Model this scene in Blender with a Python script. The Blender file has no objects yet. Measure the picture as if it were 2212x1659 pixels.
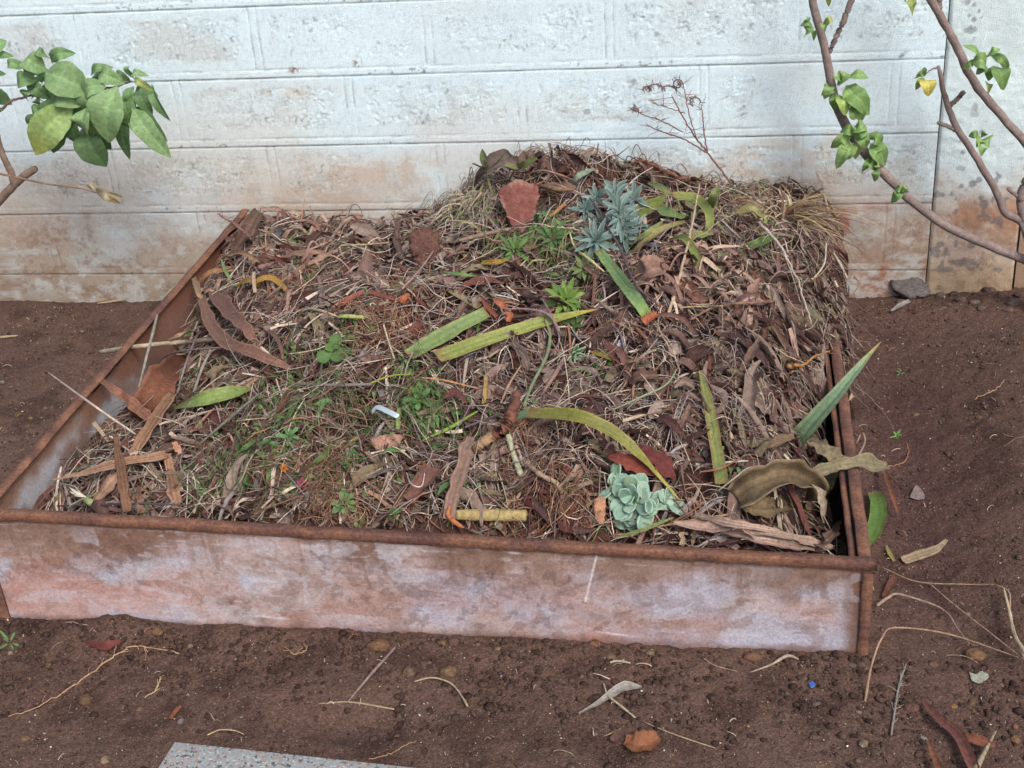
import bpy, math
import numpy as np
from mathutils import Vector, Matrix, Euler

# ------------------------------------------------------------------ camera, sky, sun, exposure
SC = bpy.context.scene
COL = SC.collection
CAMP = np.array([1.50078, -3.42196, 1.58412]); CAMR = (1.08048, 0.0682122, 0.145596); FPX = 2860.15
cam = bpy.data.cameras.new('camera'); camo = bpy.data.objects.new('camera', cam); COL.objects.link(camo)
camo.location = CAMP; camo.rotation_euler = CAMR
cam.sensor_width = 36; cam.lens = FPX/2212*36; cam.clip_start = .05; cam.clip_end = 500
SC.camera = camo
w = bpy.data.worlds.new("World"); SC.world = w; w.use_nodes = True
nt = w.node_tree; bg = nt.nodes['Background']
sky = nt.nodes.new('ShaderNodeTexSky'); sky.sky_type = 'NISHITA'; sky.sun_disc = False
SUN_EL, SUN_AZ = math.radians(46), math.radians(148)     # azimuth measured from +Y towards +X
sky.sun_elevation = SUN_EL; sky.sun_rotation = SUN_AZ; sky.dust_density = 4; sky.air_density = 1.0
nt.links.new(sky.outputs[0], bg.inputs[0]); bg.inputs[1].default_value = .13
sl = bpy.data.lights.new('sun', 'SUN'); sl.energy = 1.6; sl.angle = math.radians(18); sl.color = (1, .965, .91)
so = bpy.data.objects.new('sun', sl); COL.objects.link(so)
sd = Vector((math.sin(SUN_AZ)*math.cos(SUN_EL), math.cos(SUN_AZ)*math.cos(SUN_EL), math.sin(SUN_EL)))
so.rotation_euler = sd.to_track_quat('Z', 'Y').to_euler(); so.location = (2, -3, 5)
SC.view_settings.view_transform = 'Standard'; SC.view_settings.look = 'None'
SC.view_settings.exposure = .6; SC.view_settings.gamma = 1
SC.render.resolution_x = 1024; SC.render.resolution_y = 768

# ------------------------------------------------------------------ numpy helpers
rng = np.random.default_rng(7)
def lin(r, g, b):
    c = np.array([r, g, b])/255.
    return np.where(c < .04045, c/12.92, ((c+.055)/1.055)**2.4)
def hsh(i, j, s):
    v = np.sin(i*127.1+j*311.7+s*74.7)*43758.5453
    return v-np.floor(v)
def vn(x, y, s=0):
    xi = np.floor(x); yi = np.floor(y); fx = x-xi; fy = y-yi
    fx = fx*fx*(3-2*fx); fy = fy*fy*(3-2*fy)
    a = hsh(xi, yi, s); b = hsh(xi+1, yi, s); c = hsh(xi, yi+1, s); d = hsh(xi+1, yi+1, s)
    return a+(b-a)*fx+(c-a)*fy+(a-b-c+d)*fx*fy
def fbm(x, y, s=0, o=4, g=.5):
    t = 0; a = 1; n = 0
    for k in range(o):
        t = t+a*vn(x*2**k+k*17.3, y*2**k-k*9.1, s+k); n += a; a *= g
    return t/n
def sm(x, a, b):
    t = np.clip((x-a)/(b-a), 0, 1); return t*t*(3-2*t)
def mix(a, b, t):
    t = np.asarray(t)[..., None]; return np.asarray(a)*(1-t)+np.asarray(b)*t
def nrm(v):
    return v/(np.linalg.norm(v, axis=-1, keepdims=True)+1e-12)
def gauss(x, y, cx, cy, sx, sy):
    return np.exp(-((x-cx)/sx)**2-((y-cy)/sy)**2)

CR = np.array(Euler(CAMR).to_matrix())
def ray(px, py):
    return CR@np.array([(px-1106)/FPX, (829.5-py)/FPX, -1.0])
def onY(px, py, Y):                       # a point of the plane y = Y (wall, front panel)
    d = ray(px, py); return CAMP+d*((Y-CAMP[1])/d[1])

# ------------------------------------------------------------------ ground and heap surfaces
def G(x, y, fine=True):
    z = 0.012*(fbm(x*2.2, y*2.2, 3, 3)-.5)*2
    z = z+.13*gauss(x, y, 2.36, -.66, .32, .50)+.02*gauss(x, y, 2.1, -.1, .5, .12)
    z = z-.035*gauss(x, y, 1.92, -1.0, .13, .6)
    z = z+.010*gauss(y, x*0, -1.53, 0, .05, 1)*(.1+1.9*fbm(x*7, y*0, 21, 3))
    z = z+.018*gauss(y, x*0, 0, 0, .07, 1)*fbm(x*5, y*0, 23, 3)*(x < .5)
    z = z+.02*gauss(x, y, .35, -1.53, .07, .05)-.012*gauss(x, y, 1.55, -1.53, .3, .06)
    z = z-.03*gauss(x, y, .85, -1.74, .11, .05)
    return z
_cp = np.array([
 (.12,-1.47,.17),(.4,-1.47,.205),(.8,-1.47,.205),(1.2,-1.47,.195),(1.6,-1.47,.17),(1.72,-1.47,.12),
 (.13,-1.2,.14),(.4,-1.2,.235),(.8,-1.2,.275),(1.2,-1.2,.27),(1.58,-1.2,.225),(1.71,-1.2,.07),
 (.12,-.9,.11),(.35,-.9,.24),(.8,-.9,.33),(1.2,-.9,.345),(1.6,-.9,.30),(1.71,-.95,.13),(1.71,-.72,.2),
 (.12,-.5,.17),(.4,-.5,.28),(.8,-.5,.355),(1.2,-.5,.40),(1.6,-.5,.36),(1.73,-.5,.25),(1.80,-.5,.12),
 (.13,-.25,.24),(.4,-.25,.285),(.72,-.25,.33),(.88,-.25,.43),(1.1,-.25,.475),(1.3,-.25,.44),(1.5,-.25,.38),(1.7,-.25,.34),(1.82,-.25,.20),
 (.13,-.03,.23),(.4,-.03,.24),(.7,-.03,.27),(.85,-.03,.37),(1.1,-.03,.41),(1.4,-.03,.31),(1.65,-.03,.31),(1.8,-.03,.24),(1.93,-.03,.0),
 (1.92,-.6,-.06),(1.9,-1.2,-.05),(1.9,-1.6,-.05),(.0,-1.6,.05),(0,-.8,.0),(0,-.2,.12),(1,-1.7,.1)])
def _k(r2): return np.where(r2 > 1e-12, .5*r2*np.log(r2+1e-20), 0)
_n = len(_cp); _A = np.zeros((_n+3, _n+3))
_d = _cp[:, None, :2]-_cp[None, :, :2]; _A[:_n, :_n] = _k((_d**2).sum(-1))+np.eye(_n)*2e-3
_A[:_n, _n] = 1; _A[:_n, _n+1:] = _cp[:, :2]; _A[_n:, :_n] = _A[:_n, _n:].T
_w = np.linalg.solve(_A, np.r_[_cp[:, 2], 0, 0, 0])
def H0(x, y):
    x = np.asarray(x, float); y = np.asarray(y, float); z = _w[_n]+_w[_n+1]*x+_w[_n+2]*y
    for i in range(_n): z = z+_w[i]*_k((x-_cp[i, 0])**2+(y-_cp[i, 1])**2)
    return z
_gx = np.linspace(-.1, 2.1, 221); _gy = np.linspace(-1.62, .06, 169)
_GX, _GY = np.meshgrid(_gx, _gy); _HZ = H0(_GX, _GY)+.095*(fbm(_GX*9, _GY*9, 5, 3)-.5)+.045*(fbm(_GX*3.2, _GY*3.2, 55, 2)-.5)-.05*np.exp(-((fbm(_GX*6, _GY*6, 56, 2)-.5)/.05)**2)
def H(x, y):                              # heap surface, bilinear in a table
    x = np.asarray(x, float); y = np.asarray(y, float)
    u = np.clip((x+.1)/.01, 0, 219.99); v = np.clip((y+1.62)/.01, 0, 167.99)
    i = u.astype(int); j = v.astype(int); fu = u-i; fv = v-j
    return (_HZ[j, i]*(1-fu)*(1-fv)+_HZ[j, i+1]*fu*(1-fv)+_HZ[j+1, i]*(1-fu)*fv+_HZ[j+1, i+1]*fu*fv)
def xmax(y): return 1.712+.085*sm(y, -.74, -.62)
def inheap(x, y):
    return (x > .12) & (y > -1.475) & (y < -.01) & (x < xmax(y))
def surf(x, y):
    return np.where(inheap(x, y), np.maximum(H(x, y), G(x, y)), G(x, y))
_ts = np.linspace(1.6, 6.5, 1400)
def at(px, py, lift=0.):                  # the point of heap or ground seen at a pixel, raised along z
    d = ray(px, py); P = CAMP+_ts[:, None]*d
    s = surf(P[:, 0], P[:, 1])+lift
    k = np.argmax((P[:, 2] <= s) | (P[:, 1] > -.012))
    a = P[k].copy(); a[1] = min(a[1], -.012); return a
def mpp(P):                               # metres per photo pixel at a point
    return abs((CR.T@(np.asarray(P)-CAMP))[2])/FPX

# ------------------------------------------------------------------ meshes
def mk(name, V, F, mat, col=None, parent=None, smooth=True, origin=None, solid=0):
    V = np.asarray(V, float); Fs = F if isinstance(F, list) else [F]
    if origin is None:
        origin = np.array([V[:, 0].mean(), V[:, 1].mean(), V[:, 2].min()]) if parent is None else np.array(parent.location)
    me = bpy.data.meshes.new(name)
    me.vertices.add(len(V)); me.vertices.foreach_set('co', (V-origin).astype(np.float32).ravel())
    idx = np.concatenate([f.ravel() for f in Fs]).astype(np.int32)
    cnt = np.concatenate([np.full(len(f), f.shape[1]) for f in Fs]).astype(np.int32)
    st = np.r_[0, np.cumsum(cnt)[:-1]].astype(np.int32)
    me.loops.add(len(idx)); me.loops.foreach_set('vertex_index', idx)
    me.polygons.add(len(cnt)); me.polygons.foreach_set('loop_start', st); me.polygons.foreach_set('loop_total', cnt)
    if col is not None:
        col = np.asarray(col, float)
        if col.ndim == 1: col = np.tile(col, (len(V), 1))
        a = me.color_attributes.new('Col', 'FLOAT_COLOR', 'POINT')
        a.data.foreach_set('color', np.c_[np.clip(col, 0, 1), np.ones(len(V))].astype(np.float32).ravel())
    me.update(calc_edges=True)
    if smooth: me.shade_smooth()
    me.materials.append(mat)
    o = bpy.data.objects.new(name, me); COL.objects.link(o)
    if parent is None: o.location = origin
    else: o.parent = parent
    if solid:
        m = o.modifiers.new('thickness', 'SOLIDIFY'); m.thickness = solid; m.offset = 0
    return o
def empty(name, loc):
    o = bpy.data.objects.new(name, None); COL.objects.link(o); o.location = loc; o.empty_display_size = .05; return o
def tag(o, label=None, cat=None, group=None, kind=None):
    if label: o['label'] = label
    if cat: o['category'] = cat
    if group: o['group'] = group
    if kind: o['kind'] = kind
    return o
def gridF(nu, nv, off=0):                 # quads of a grid stored [v*nu+u]
    a = (np.arange(nv-1)[:, None]*nu+np.arange(nu-1)[None]).ravel()+off
    return np.stack([a, a+1, a+nu+1, a+nu], 1)
class Acc:
    def __init__(s): s.V = []; s.F = []; s.C = []; s.n = 0
    def add(s, V, F, C):
        V = np.asarray(V); C = np.asarray(C)
        if C.ndim == 1: C = np.tile(C, (len(V), 1))
        s.V.append(V); s.F.append(np.asarray(F)+s.n); s.C.append(C); s.n += len(V); return s
    def out(s, name, mat, parent=None, **k):
        return mk(name, np.concatenate(s.V), s.F, mat, np.concatenate(s.C), parent, **k)
def tubes(P, R, C, S=4):                  # P (N,K,3) R (N,K) C (N,3) or (N,K,3)
    N, K, _ = P.shape
    T = nrm(np.gradient(P, axis=1)); ref = nrm(np.tile(np.array([.31, .17, .93]), (N, 1)))[:, None]
    a = np.cross(T, ref); bad = np.linalg.norm(a, axis=-1) < .15
    a[bad] = np.cross(T[bad], [1., 0, 0]); a = nrm(a); b = np.cross(T, a)
    th = np.arange(S)*2*np.pi/S
    V = P[:, :, None]+R[:, :, None, None]*(np.cos(th)[None, None, :, None]*a[:, :, None]+np.sin(th)[None, None, :, None]*b[:, :, None])
    i = (np.arange(K-1)[:, None]*S+np.arange(S)[None]).ravel(); j = (np.arange(K-1)[:, None]*S+(np.arange(S)+1)[None] % S).ravel()
    f = np.stack([i, j, j+S, i+S], 1)
    F = (f[None]+(np.arange(N)*K*S)[:, None, None]).reshape(-1, 4)
    C = np.asarray(C)
    if C.ndim == 2: C = np.repeat(C[:, None], K, 1)
    return V.reshape(-1, 3), F, np.repeat(C, S, 1).reshape(-1, 3) if C.shape[1] != K else np.repeat(C[:, :, None], S, 2).reshape(-1, 3)
def ribbons(P, Wd, Nn, C, M=5, cup=0.):   # batched flat leaves; Nn facing normals (N,K,3)
    N, K, _ = P.shape
    T = nrm(np.gradient(P, axis=1)); s = nrm(np.cross(T, Nn)); n = np.cross(s, T)
    u = np.linspace(-1, 1, M)
    V = P[:, :, None]+s[:, :, None]*(Wd[:, :, None]*u)[..., None]+n[:, :, None]*(Wd[:, :, None]*u**2*cup)[..., None]
    f = gridF(M, K); F = (f[None]+(np.arange(N)*K*M)[:, None, None]).reshape(-1, 4)
    C = np.asarray(C)
    if C.ndim == 2: C = np.repeat(C[:, None], K, 1)
    if C.ndim == 3: C = np.repeat(C[:, :, None], M, 2)
    return V.reshape(-1, 3), F, C.reshape(-1, 3)

# ------------------------------------------------------------------ materials
def mat(name, scale=60, amt=.35, rough=.75, bump=.15, bscale=200, spec=.25, trans=0, speck=None, base=None, streak=None):
    m = bpy.data.materials.new(name); m.use_nodes = True; n = m.node_tree.nodes; L = m.node_tree.links
    bs = n['Principled BSDF']; bs.inputs['Roughness'].default_value = rough; bs.inputs['Specular IOR Level'].default_value = spec
    geo = n.new('ShaderNodeNewGeometry')
    if base is None:
        at_ = n.new('ShaderNodeAttribute'); at_.attribute_name = 'Col'; cs = at_.outputs['Color']
    else:
        rgb = n.new('ShaderNodeRGB'); rgb.outputs[0].default_value = (*base, 1); cs = rgb.outputs[0]
    no = n.new('ShaderNodeTexNoise'); no.inputs['Scale'].default_value = scale; no.inputs['Detail'].default_value = 5; no.inputs['Roughness'].default_value = .65
    L.new(geo.outputs['Position'], no.inputs['Vector'])
    mr = n.new('ShaderNodeMapRange'); mr.inputs[1].default_value = .3; mr.inputs[2].default_value = .7
    mr.inputs[3].default_value = 1-amt; mr.inputs[4].default_value = 1+amt
    L.new(no.outputs[0], mr.inputs[0])
    mx = n.new('ShaderNodeVectorMath'); mx.operation = 'SCALE'; L.new(cs, mx.inputs[0]); L.new(mr.outputs[0], mx.inputs['Scale'])
    out = mx.outputs[0]
    if speck:
        for (sc, lo, hi, c) in speck:
            n2 = n.new('ShaderNodeTexNoise'); n2.inputs['Scale'].default_value = sc; n2.inputs['Detail'].default_value = 3
            L.new(geo.outputs['Position'], n2.inputs['Vector'])
            r2 = n.new('ShaderNodeMapRange'); r2.inputs[1].default_value = lo; r2.inputs[2].default_value = hi
            L.new(n2.outputs[0], r2.inputs[0])
            mm = n.new('ShaderNodeMix'); mm.data_type = 'RGBA'; L.new(r2.outputs[0], mm.inputs[0]); L.new(out, mm.inputs[6]); mm.inputs[7].default_value = (*c, 1)
            out = mm.outputs[2]
    L.new(out, bs.inputs['Base Color'])
    nb = n.new('ShaderNodeTexNoise'); nb.inputs['Scale'].default_value = bscale; nb.inputs['Detail'].default_value = 4
    L.new(geo.outputs['Position'], nb.inputs['Vector'])
    bu = n.new('ShaderNodeBump'); bu.inputs['Strength'].default_value = bump; bu.inputs['Distance'].default_value = .004
    L.new(nb.outputs[0], bu.inputs['Height']); L.new(bu.outputs[0], bs.inputs['Normal'])
    if trans:
        tr = n.new('ShaderNodeBsdfTranslucent'); L.new(out, tr.inputs[0]); ms = n.new('ShaderNodeMixShader'); ms.inputs[0].default_value = trans
        L.new(bs.outputs[0], ms.inputs[1]); L.new(tr.outputs[0], ms.inputs[2]); L.new(ms.outputs[0], n['Material Output'].inputs[0])
    return m
M_soil = mat('soil', 170, .5, .95, 1.0, 300, .1, speck=[(360, .66, .72, (.34, .26, .19)), (210, .69, .73, (.2, .13, .09))])
M_wall = mat('whitewash', 240, .10, .9, .9, 520, .15, speck=[(420, .66, .76, (.26, .22, .19)), (240, .70, .76, (.46, .38, .31))])
M_metal = mat('rusty_sheet', 160, .22, .75, .35, 340, .2, speck=[(300, .71, .76, (.10, .06, .05)), (500, .74, .78, (.6, .58, .6))])
M_rail = mat('rusty_iron', 130, .4, .9, .5, 260, .1, speck=[(300, .68, .74, (.22, .13, .09))])
M_lit = mat('litter', 150, .35, .85, .3, 300, .15)
M_dry = mat('dry_plant', 110, .3, .8, .5, 260, .2, speck=[(260, .66, .72, (.05, .035, .03))])
M_leaf = mat('green_leaf', 90, .24, .6, .35, 160, .25, .2, speck=[(190, .70, .74, (.10, .08, .04))])
M_blade = mat('sword_leaf', 90, .26, .55, .2, 200, .3, .1, speck=[(260, .64, .70, (.07, .05, .03)), (60, .64, .72, (.20, .13, .05))])
M_bark = mat('bark', 80, .28, .85, .7, 240, .15)
M_stone = mat('pebble', 140, .45, .95, 1., 240, .05)
M_plast = mat('plastic', 60, .05, .35, .05, 100, .5)
m = mat('granite', 300, .15, .6, .15, 300, .35, base=(.25, .27, .27), speck=[(110, .54, .6, (.27, .20, .17)), (150, .58, .62, (.07, .08, .08)), (190, .60, .64, (.42, .44, .44))]); M_gran = m

# ------------------------------------------------------------------ ground sheet
def axis(lo, hi, step, far, n):
    a = np.arange(lo, hi, step); g = np.geomspace(step*2, far, n)
    return np.r_[(lo-g[::-1]), a, (hi+g)]
def build_ground():
    xs = axis(-.75, 2.75, .0065, 150, 46); ys = axis(-2.15, .1, .0065, 150, 40)
    X, Y = np.meshgrid(xs, ys)
    inner = sm(X, -2, -.8)*sm(-X, -4, -2.8)*sm(Y, -3.5, -2.2)
    z = G(X, Y)
    r = 1-np.abs(2*fbm(X*38, Y*38, 31, 3)-1)
    z = z+inner*(.010*(fbm(X*16, Y*16, 30, 3)-.5)+.006*(r-.5)+.005*(fbm(X*110, Y*110, 33, 2)-.5))
    
    under = inheap(X, Y); z = np.where(under, z-.02, z)
    c = mix(lin(94, 73, 64), lin(112, 90, 78), fbm(X*5, Y*5, 40, 4))
    c = mix(c, lin(74, 56, 50), sm(fbm(X*12, Y*12, 41, 3), .55, .75)*.7)
    c = mix(c, lin(86, 62, 60), .8*gauss(X, Y, 1.9, -.8, .12, .6))
    V = np.stack([X, Y, z], -1).reshape(-1, 3)
    o = mk('ground', V, gridF(len(xs), len(ys)), M_soil, c.reshape(-1, 3)*np.array([.74, .73, .76]), origin=np.zeros(3)); tag(o, kind='structure')
build_ground()

# ------------------------------------------------------------------ wall
Z0, DZ, BX = .096, .192, .48
def build_wall():
    def wallgrid(x0, x1, z1, step, far):
        xs = np.r_[np.arange(x0-far, x0, .02), np.arange(x0, x1, step)]
        zs = np.r_[-.25, -.12, np.arange(-.05, 1.0, step), np.arange(1.0, z1, .016), z1]
        return xs, zs
    xs, zs = wallgrid(-.62, 2.035, 1.9, .0032, 2.5)
    X, Z = np.meshgrid(xs, zs)
    r = np.floor((Z-Z0)/DZ); zz = (Z-Z0)-r*DZ                     # height within a course
    wob = .0016*(fbm(X*9, Z*3, 60, 3)-.5)*2
    phase = np.where(np.mod(r, 2) == 0, 0, BX/2)
    jx = hsh(np.floor((X+phase)/BX+.5), r, 8)*.016-.008
    xx = np.mod(X+phase+jx+BX/2, BX)-BX/2                        # distance from nearest upright joint
    zl = np.minimum(zz, DZ-zz)
    g = lambda d, w: np.exp(-(d/w)**2)
    topline = g(DZ-zz-.001+wob, .0024)+0*X                        # scored line just under each course line
    low = g(zz-.019+wob*1.5, .0022)*(.35+.65*(fbm(X*12, Z*0, 63, 2) > .5))
    band = sm(-(zz), -.021, -.017)
    inb = (zz > .021)
    side = (g(np.abs(xx)-.011+wob, .0020)*(.25+.75*(fbm(X*5+r, Z*20, 64, 2) > .45)))*inb
    rough = fbm(X*60, Z*60, 65, 4); pit = sm(fbm(X*45, Z*45, 66, 3), .60, .72)
    edge = np.minimum(np.minimum(np.abs(xx)-.03, zz-.035), (DZ-zz)-.014)
    face = sm(edge+.010*(fbm(X*20, Z*20, 67, 2)-.5), .004, .022)*(.25+.75*sm(fbm(X*2.5+r*3.3, Z*3+r, 68, 2), .35, .65))
    y = -.0035*topline*-1
    dep = .0038*topline+.0022*low+.0022*side                      # positive = cut into the wall
    crack = 1-np.abs(2*fbm(X*70+3*vn(X*30, Z*30, 52), Z*110, 53, 3)-1)
    dep = dep-.0016*face*(fbm(X*150, Z*150, 65, 3)-.35)+.0022*face*sm(vn(X*210, Z*260, 54)*fbm(X*40, Z*40, 51, 2), .36, .55)-.002*(fbm(X*14, Z*14, 69, 2)-.5)-.0008*(fbm(X*170, Z*170, 62, 2)-.5)
    dep = dep-.0005*band
    Yv = dep
    # colour: white lime wash, splashed and stained ochre towards the soil, black mould in the scored lines
    white = mix(lin(208, 229, 238), lin(198, 216, 224), fbm(X*4, Z*4, 70, 4))
    low_ = sm(-Z, -.78, -.04)
    st = fbm(X*3.1, Z*4.5, 71, 5)
    stain = np.clip(low_**1.6*1.05*sm(st, .25, .6)+.22*low_**3, 0, .92)
    stain = np.maximum(stain, .5*face*sm(rough, .5, .75)*sm(-Z, -.8, -.2)*sm(fbm(X*6, Z*6, 75, 3), .42, .6))
    stain = np.maximum(stain, .32*sm(fbm(X*3, Z*3, 72, 5), .56, .7)*face)
    c = mix(white, lin(200, 192, 182), sm(fbm(X*4, Z*6, 61, 5), .38, .62)*(.08+.75*low_))
    c = mix(c, lin(166, 150, 136), stain)
    c = c*(1-.10*sm(fbm(X*130, Z*130, 59, 2), .5, .8)-.16*face*sm(vn(X*200, Z*240, 50)*fbm(X*30, Z*30, 49, 2), .38, .5))[..., None]
    grey = sm(-Z, -.24, -.05); c = mix(c, lin(152, 142, 128), grey*.8)
    red = .9*gauss(X, Z, 1.83, .24, .13, .05)*sm(fbm(X*14, Z*14, 73, 4), .45, .55)+.8*gauss(X, Z, 1.93, .05, .18, .1)*sm(fbm(X*9, Z*9, 74, 4), .45, .6)
    red = red+.5*gauss(X, Z, .1, .06, .3, .06)*sm(fbm(X*9, Z*9, 76, 4), .45, .6)
    for (gx, gz, sx, sz, a) in ((.55, .40, .2, .04, .5), (.25, .33, .2, .03, .45), (.75, .25, .3, .06, .5), (1.62, .38, .14, .05, .5), (.3, .63, .12, .02, .4), (1.75, .45, .2, .05, .35)):
        c = mix(c, lin(176, 148, 122), np.clip(a*gauss(X, Z, gx, gz, sx*1.3, sz)*sm(fbm(X*24, Z*40, 77, 4), .42, .62)*.9, 0, 1))
    c = mix(c, lin(150, 96, 72), np.clip(red, 0, .9))
    c = mix(c, lin(120, 98, 80), .5*gauss(Z, X*0, .0, 0, .035, 1)*sm(fbm(X*8, Z*8, 78), .35, .6))
    dk = topline*(.35+.5*sm(fbm(X*22, Z*3, 79, 3), .35, .7))+low*.35*sm(fbm(X*30, Z*2, 80, 2), .5, .7)+side*.45*sm(fbm(X*9, Z*25, 81, 2), .42, .62)
    blob = sm(fbm(X*80, Z*120, 82, 3), .70, .76)*g(zz-.006, .016)*sm(fbm(X*3, Z*3, 45, 2), .5, .6)*.7
    fk = face*sm(fbm(X*34, Z*34, 44, 5, .62), .555, .575); dep = dep+.0007*fk; Yv = dep; c = mix(c, c*np.array([.86, .82, .78]), fk*sm(-Z, -.95, -.3)*.8)
    pits = face*pit*sm(vn(X*150, Z*150, 83), .6, .8)*.55
    c = mix(c, lin(96, 92, 92), np.clip(dk+blob+pits, 0, .85))
    c = mix(c, lin(118, 84, 74), np.clip(1.3*(gauss(X, Z, *[.34, .69], .014, .008)+gauss(X, Z, .52, .705, .010, .012))*sm(vn(X*180, Z*180, 84), .35, .6), 0, .9))
    gr = sm(fbm(X*34, Z*44, 48, 5, .75), .50, .64)*sm(-Z+.25*(fbm(X*5, Z*5, 47, 3)-.5), -.42, -.08); c = mix(c, lin(128, 98, 78), gr*.55)
    c = mix(c, lin(196, 208, 212), .38*sm(fbm(X*20, Z*30, 46, 5, .7), .50, .68)*sm(-Z, -.5, -.1))
    c = np.clip(c*1.13, 0, .93)
    V = np.stack([X, Yv, Z], -1).reshape(-1, 3)
    wl = mk('block_wall', V, gridF(len(xs), len(zs)), M_wall, c.reshape(-1, 3), origin=np.array([.7, 0, 0]))
    tag(wl, 'whitewashed block wall with scored mortar joints, stained ochre near the soil', 'wall')
    # body behind the skin
    # plastered pier at the right end
    xs = np.arange(2.0362, 2.262, .0032); zs = np.r_[-.25, np.arange(-.05, 1.0, .0032), np.arange(1.0, 1.9, .016), 1.9]
    X, Z = np.meshgrid(xs, zs); e = np.minimum(X-2.0375, 2.2588-X)
    y = -.003+.006*(1-sm(e, 0, .004))+.004*(1-fbm(X*60, Z*60, 90, 4))-.008*(fbm(X*9, Z*9, 91, 2)-.5)
    c = mix(lin(210, 228, 232), lin(200, 216, 220), fbm(X*5, Z*5, 92))
    s = sm(-Z+.22*(fbm(X*6, Z*6, 93, 4)-.5), -.42, -.22)
    c = mix(c, lin(176, 150, 130), s*.8)
    c = mix(c, lin(168, 122, 92), np.clip(s*sm(fbm(X*13+3, Z*11, 94, 5, .7), .46, .60)*sm(Z+.1*(fbm(X*9, Z*9, 98, 3)-.5), .10, .28), 0, .75))
    c = mix(c, lin(172, 150, 122), sm(-Z, -.14, -.08)*.8)
    c = mix(c, lin(138, 112, 92), .6*sm(fbm(X*40, Z*50, 99, 5, .7), .48, .64)*sm(-Z, -.34, -.1))
    spots = sm(fbm(X*42, Z*42, 95, 2), .68, .75)*(sm(-Z, -.45, -.3)+.9*gauss(X, Z, 2.16, .47, .04, .02)+gauss(X, Z, 2.09, .8, .02, .09)*1.0+gauss(X, Z, 2.13, .56, .03, .05)*.6)
    for (px, pz, r) in ((2.092, .80, .006), (2.083, .775, .005), (2.095, .765, .007), (2.088, .745, .007), (2.105, .785, .005), (2.09, .835, .009), (2.10, .72, .004), (2.09, .845, .004), (2.112, .77, .003), (2.09, .455, .004), (2.1, .46, .004), (2.098, .425, .007), (2.13, .34, .012), (2.145, .35, .01), (2.155, .3, .008)):
        d = np.hypot(X-px, Z-pz); spots = np.maximum(spots, 1-sm(d, r*.6, r))
    c = mix(c, lin(104, 104, 106), np.clip(spots, 0, .62))
    V = np.stack([X, y, Z], -1).reshape(-1, 3)
    p = mk('plastered_pier', V, gridF(len(xs), len(zs)), M_wall, c.reshape(-1, 3), origin=np.array([2.15, 0, 0]))
    tag(p, 'plastered wall pier behind the bare shrub stems, peeling orange below with black mould spots', 'pier')
    # shaded dirty joint filler between wall and pier, wall beyond the pier
    xs = np.arange(2.27, 4.6, .02); zs = np.r_[-.25, np.arange(-.05, 1.9, .02), 1.9]
    X, Z = np.meshgrid(xs, zs)
    c = mix(lin(200, 212, 218), lin(150, 126, 108), sm(-Z+.2*(fbm(X*4, Z*4, 96)-.5), -.4, -.15))
    V = np.stack([X, .03-.01*fbm(X*20, Z*20, 97), Z], -1).reshape(-1, 3)
    e = mk('end_wall', V, gridF(len(xs), len(zs)), M_wall, c.reshape(-1, 3), origin=np.array([3.4, 0, 0]))
    tag(e, 'recessed stretch of whitewashed wall beyond the plastered pier at the right edge', 'wall')
    # solid core that backs all three (seen only from above or from the side)
    def box(x0, x1, y0, y1, z0, z1):
        V = np.array([(x, y, z) for x in (x0, x1) for y in (y0, y1) for z in (z0, z1)])
        return V, np.array([(0, 1, 3, 2), (4, 6, 7, 5), (0, 4, 5, 1), (2, 3, 7, 6), (0, 2, 6, 4), (1, 5, 7, 3)])
    for par, (a, b, f) in ((wl, (-3.12, 2.0345, .012)), (p, (2.040, 2.258, .008)), (e, (2.262, 4.59, .04))):
        V, F = box(a, b, f, .2, -.25, 1.897)
        mk('wall_core', V, F, M_wall, lin(70, 62, 58) if par is wl else lin(120, 110, 104), parent=par, smooth=False)
build_wall()

# ------------------------------------------------------------------ metal frame
def prism(path, sec, up=(0, 0, 1)):       # sweep a closed section (a,b) along a straight path with K rings
    P = np.asarray(path, float); T = nrm(P[-1]-P[0]); s = nrm(np.cross(T, up)); u = np.cross(s, T)
    S = len(sec); V = np.array([p+s*a+u*b for p in P for a, b in sec])
    i = (np.arange(len(P)-1)[:, None]*S+np.arange(S)).ravel(); j = (np.arange(len(P)-1)[:, None]*S+(np.arange(S)+1) % S).ravel()
    return V, np.stack([i, j, j+S, i+S], 1)
def rust(V, s):
    a = fbm(V[:, 0]*22+V[:, 1]*22, V[:, 2]*30+V[:, 1]*9, s, 4)
    return mix(lin(96, 70, 64), lin(122, 88, 72), sm(a, .3, .7))*.95*(.8+.4*fbm(V[:, 0]*120+V[:, 1]*120, V[:, 2]*120, s+3, 3))[:, None]
XL, XR, YF = .105, 1.742, -1.5
def rimz(x): return .262+(x-XL)*(.204-.262)/(XR-XL)
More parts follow.
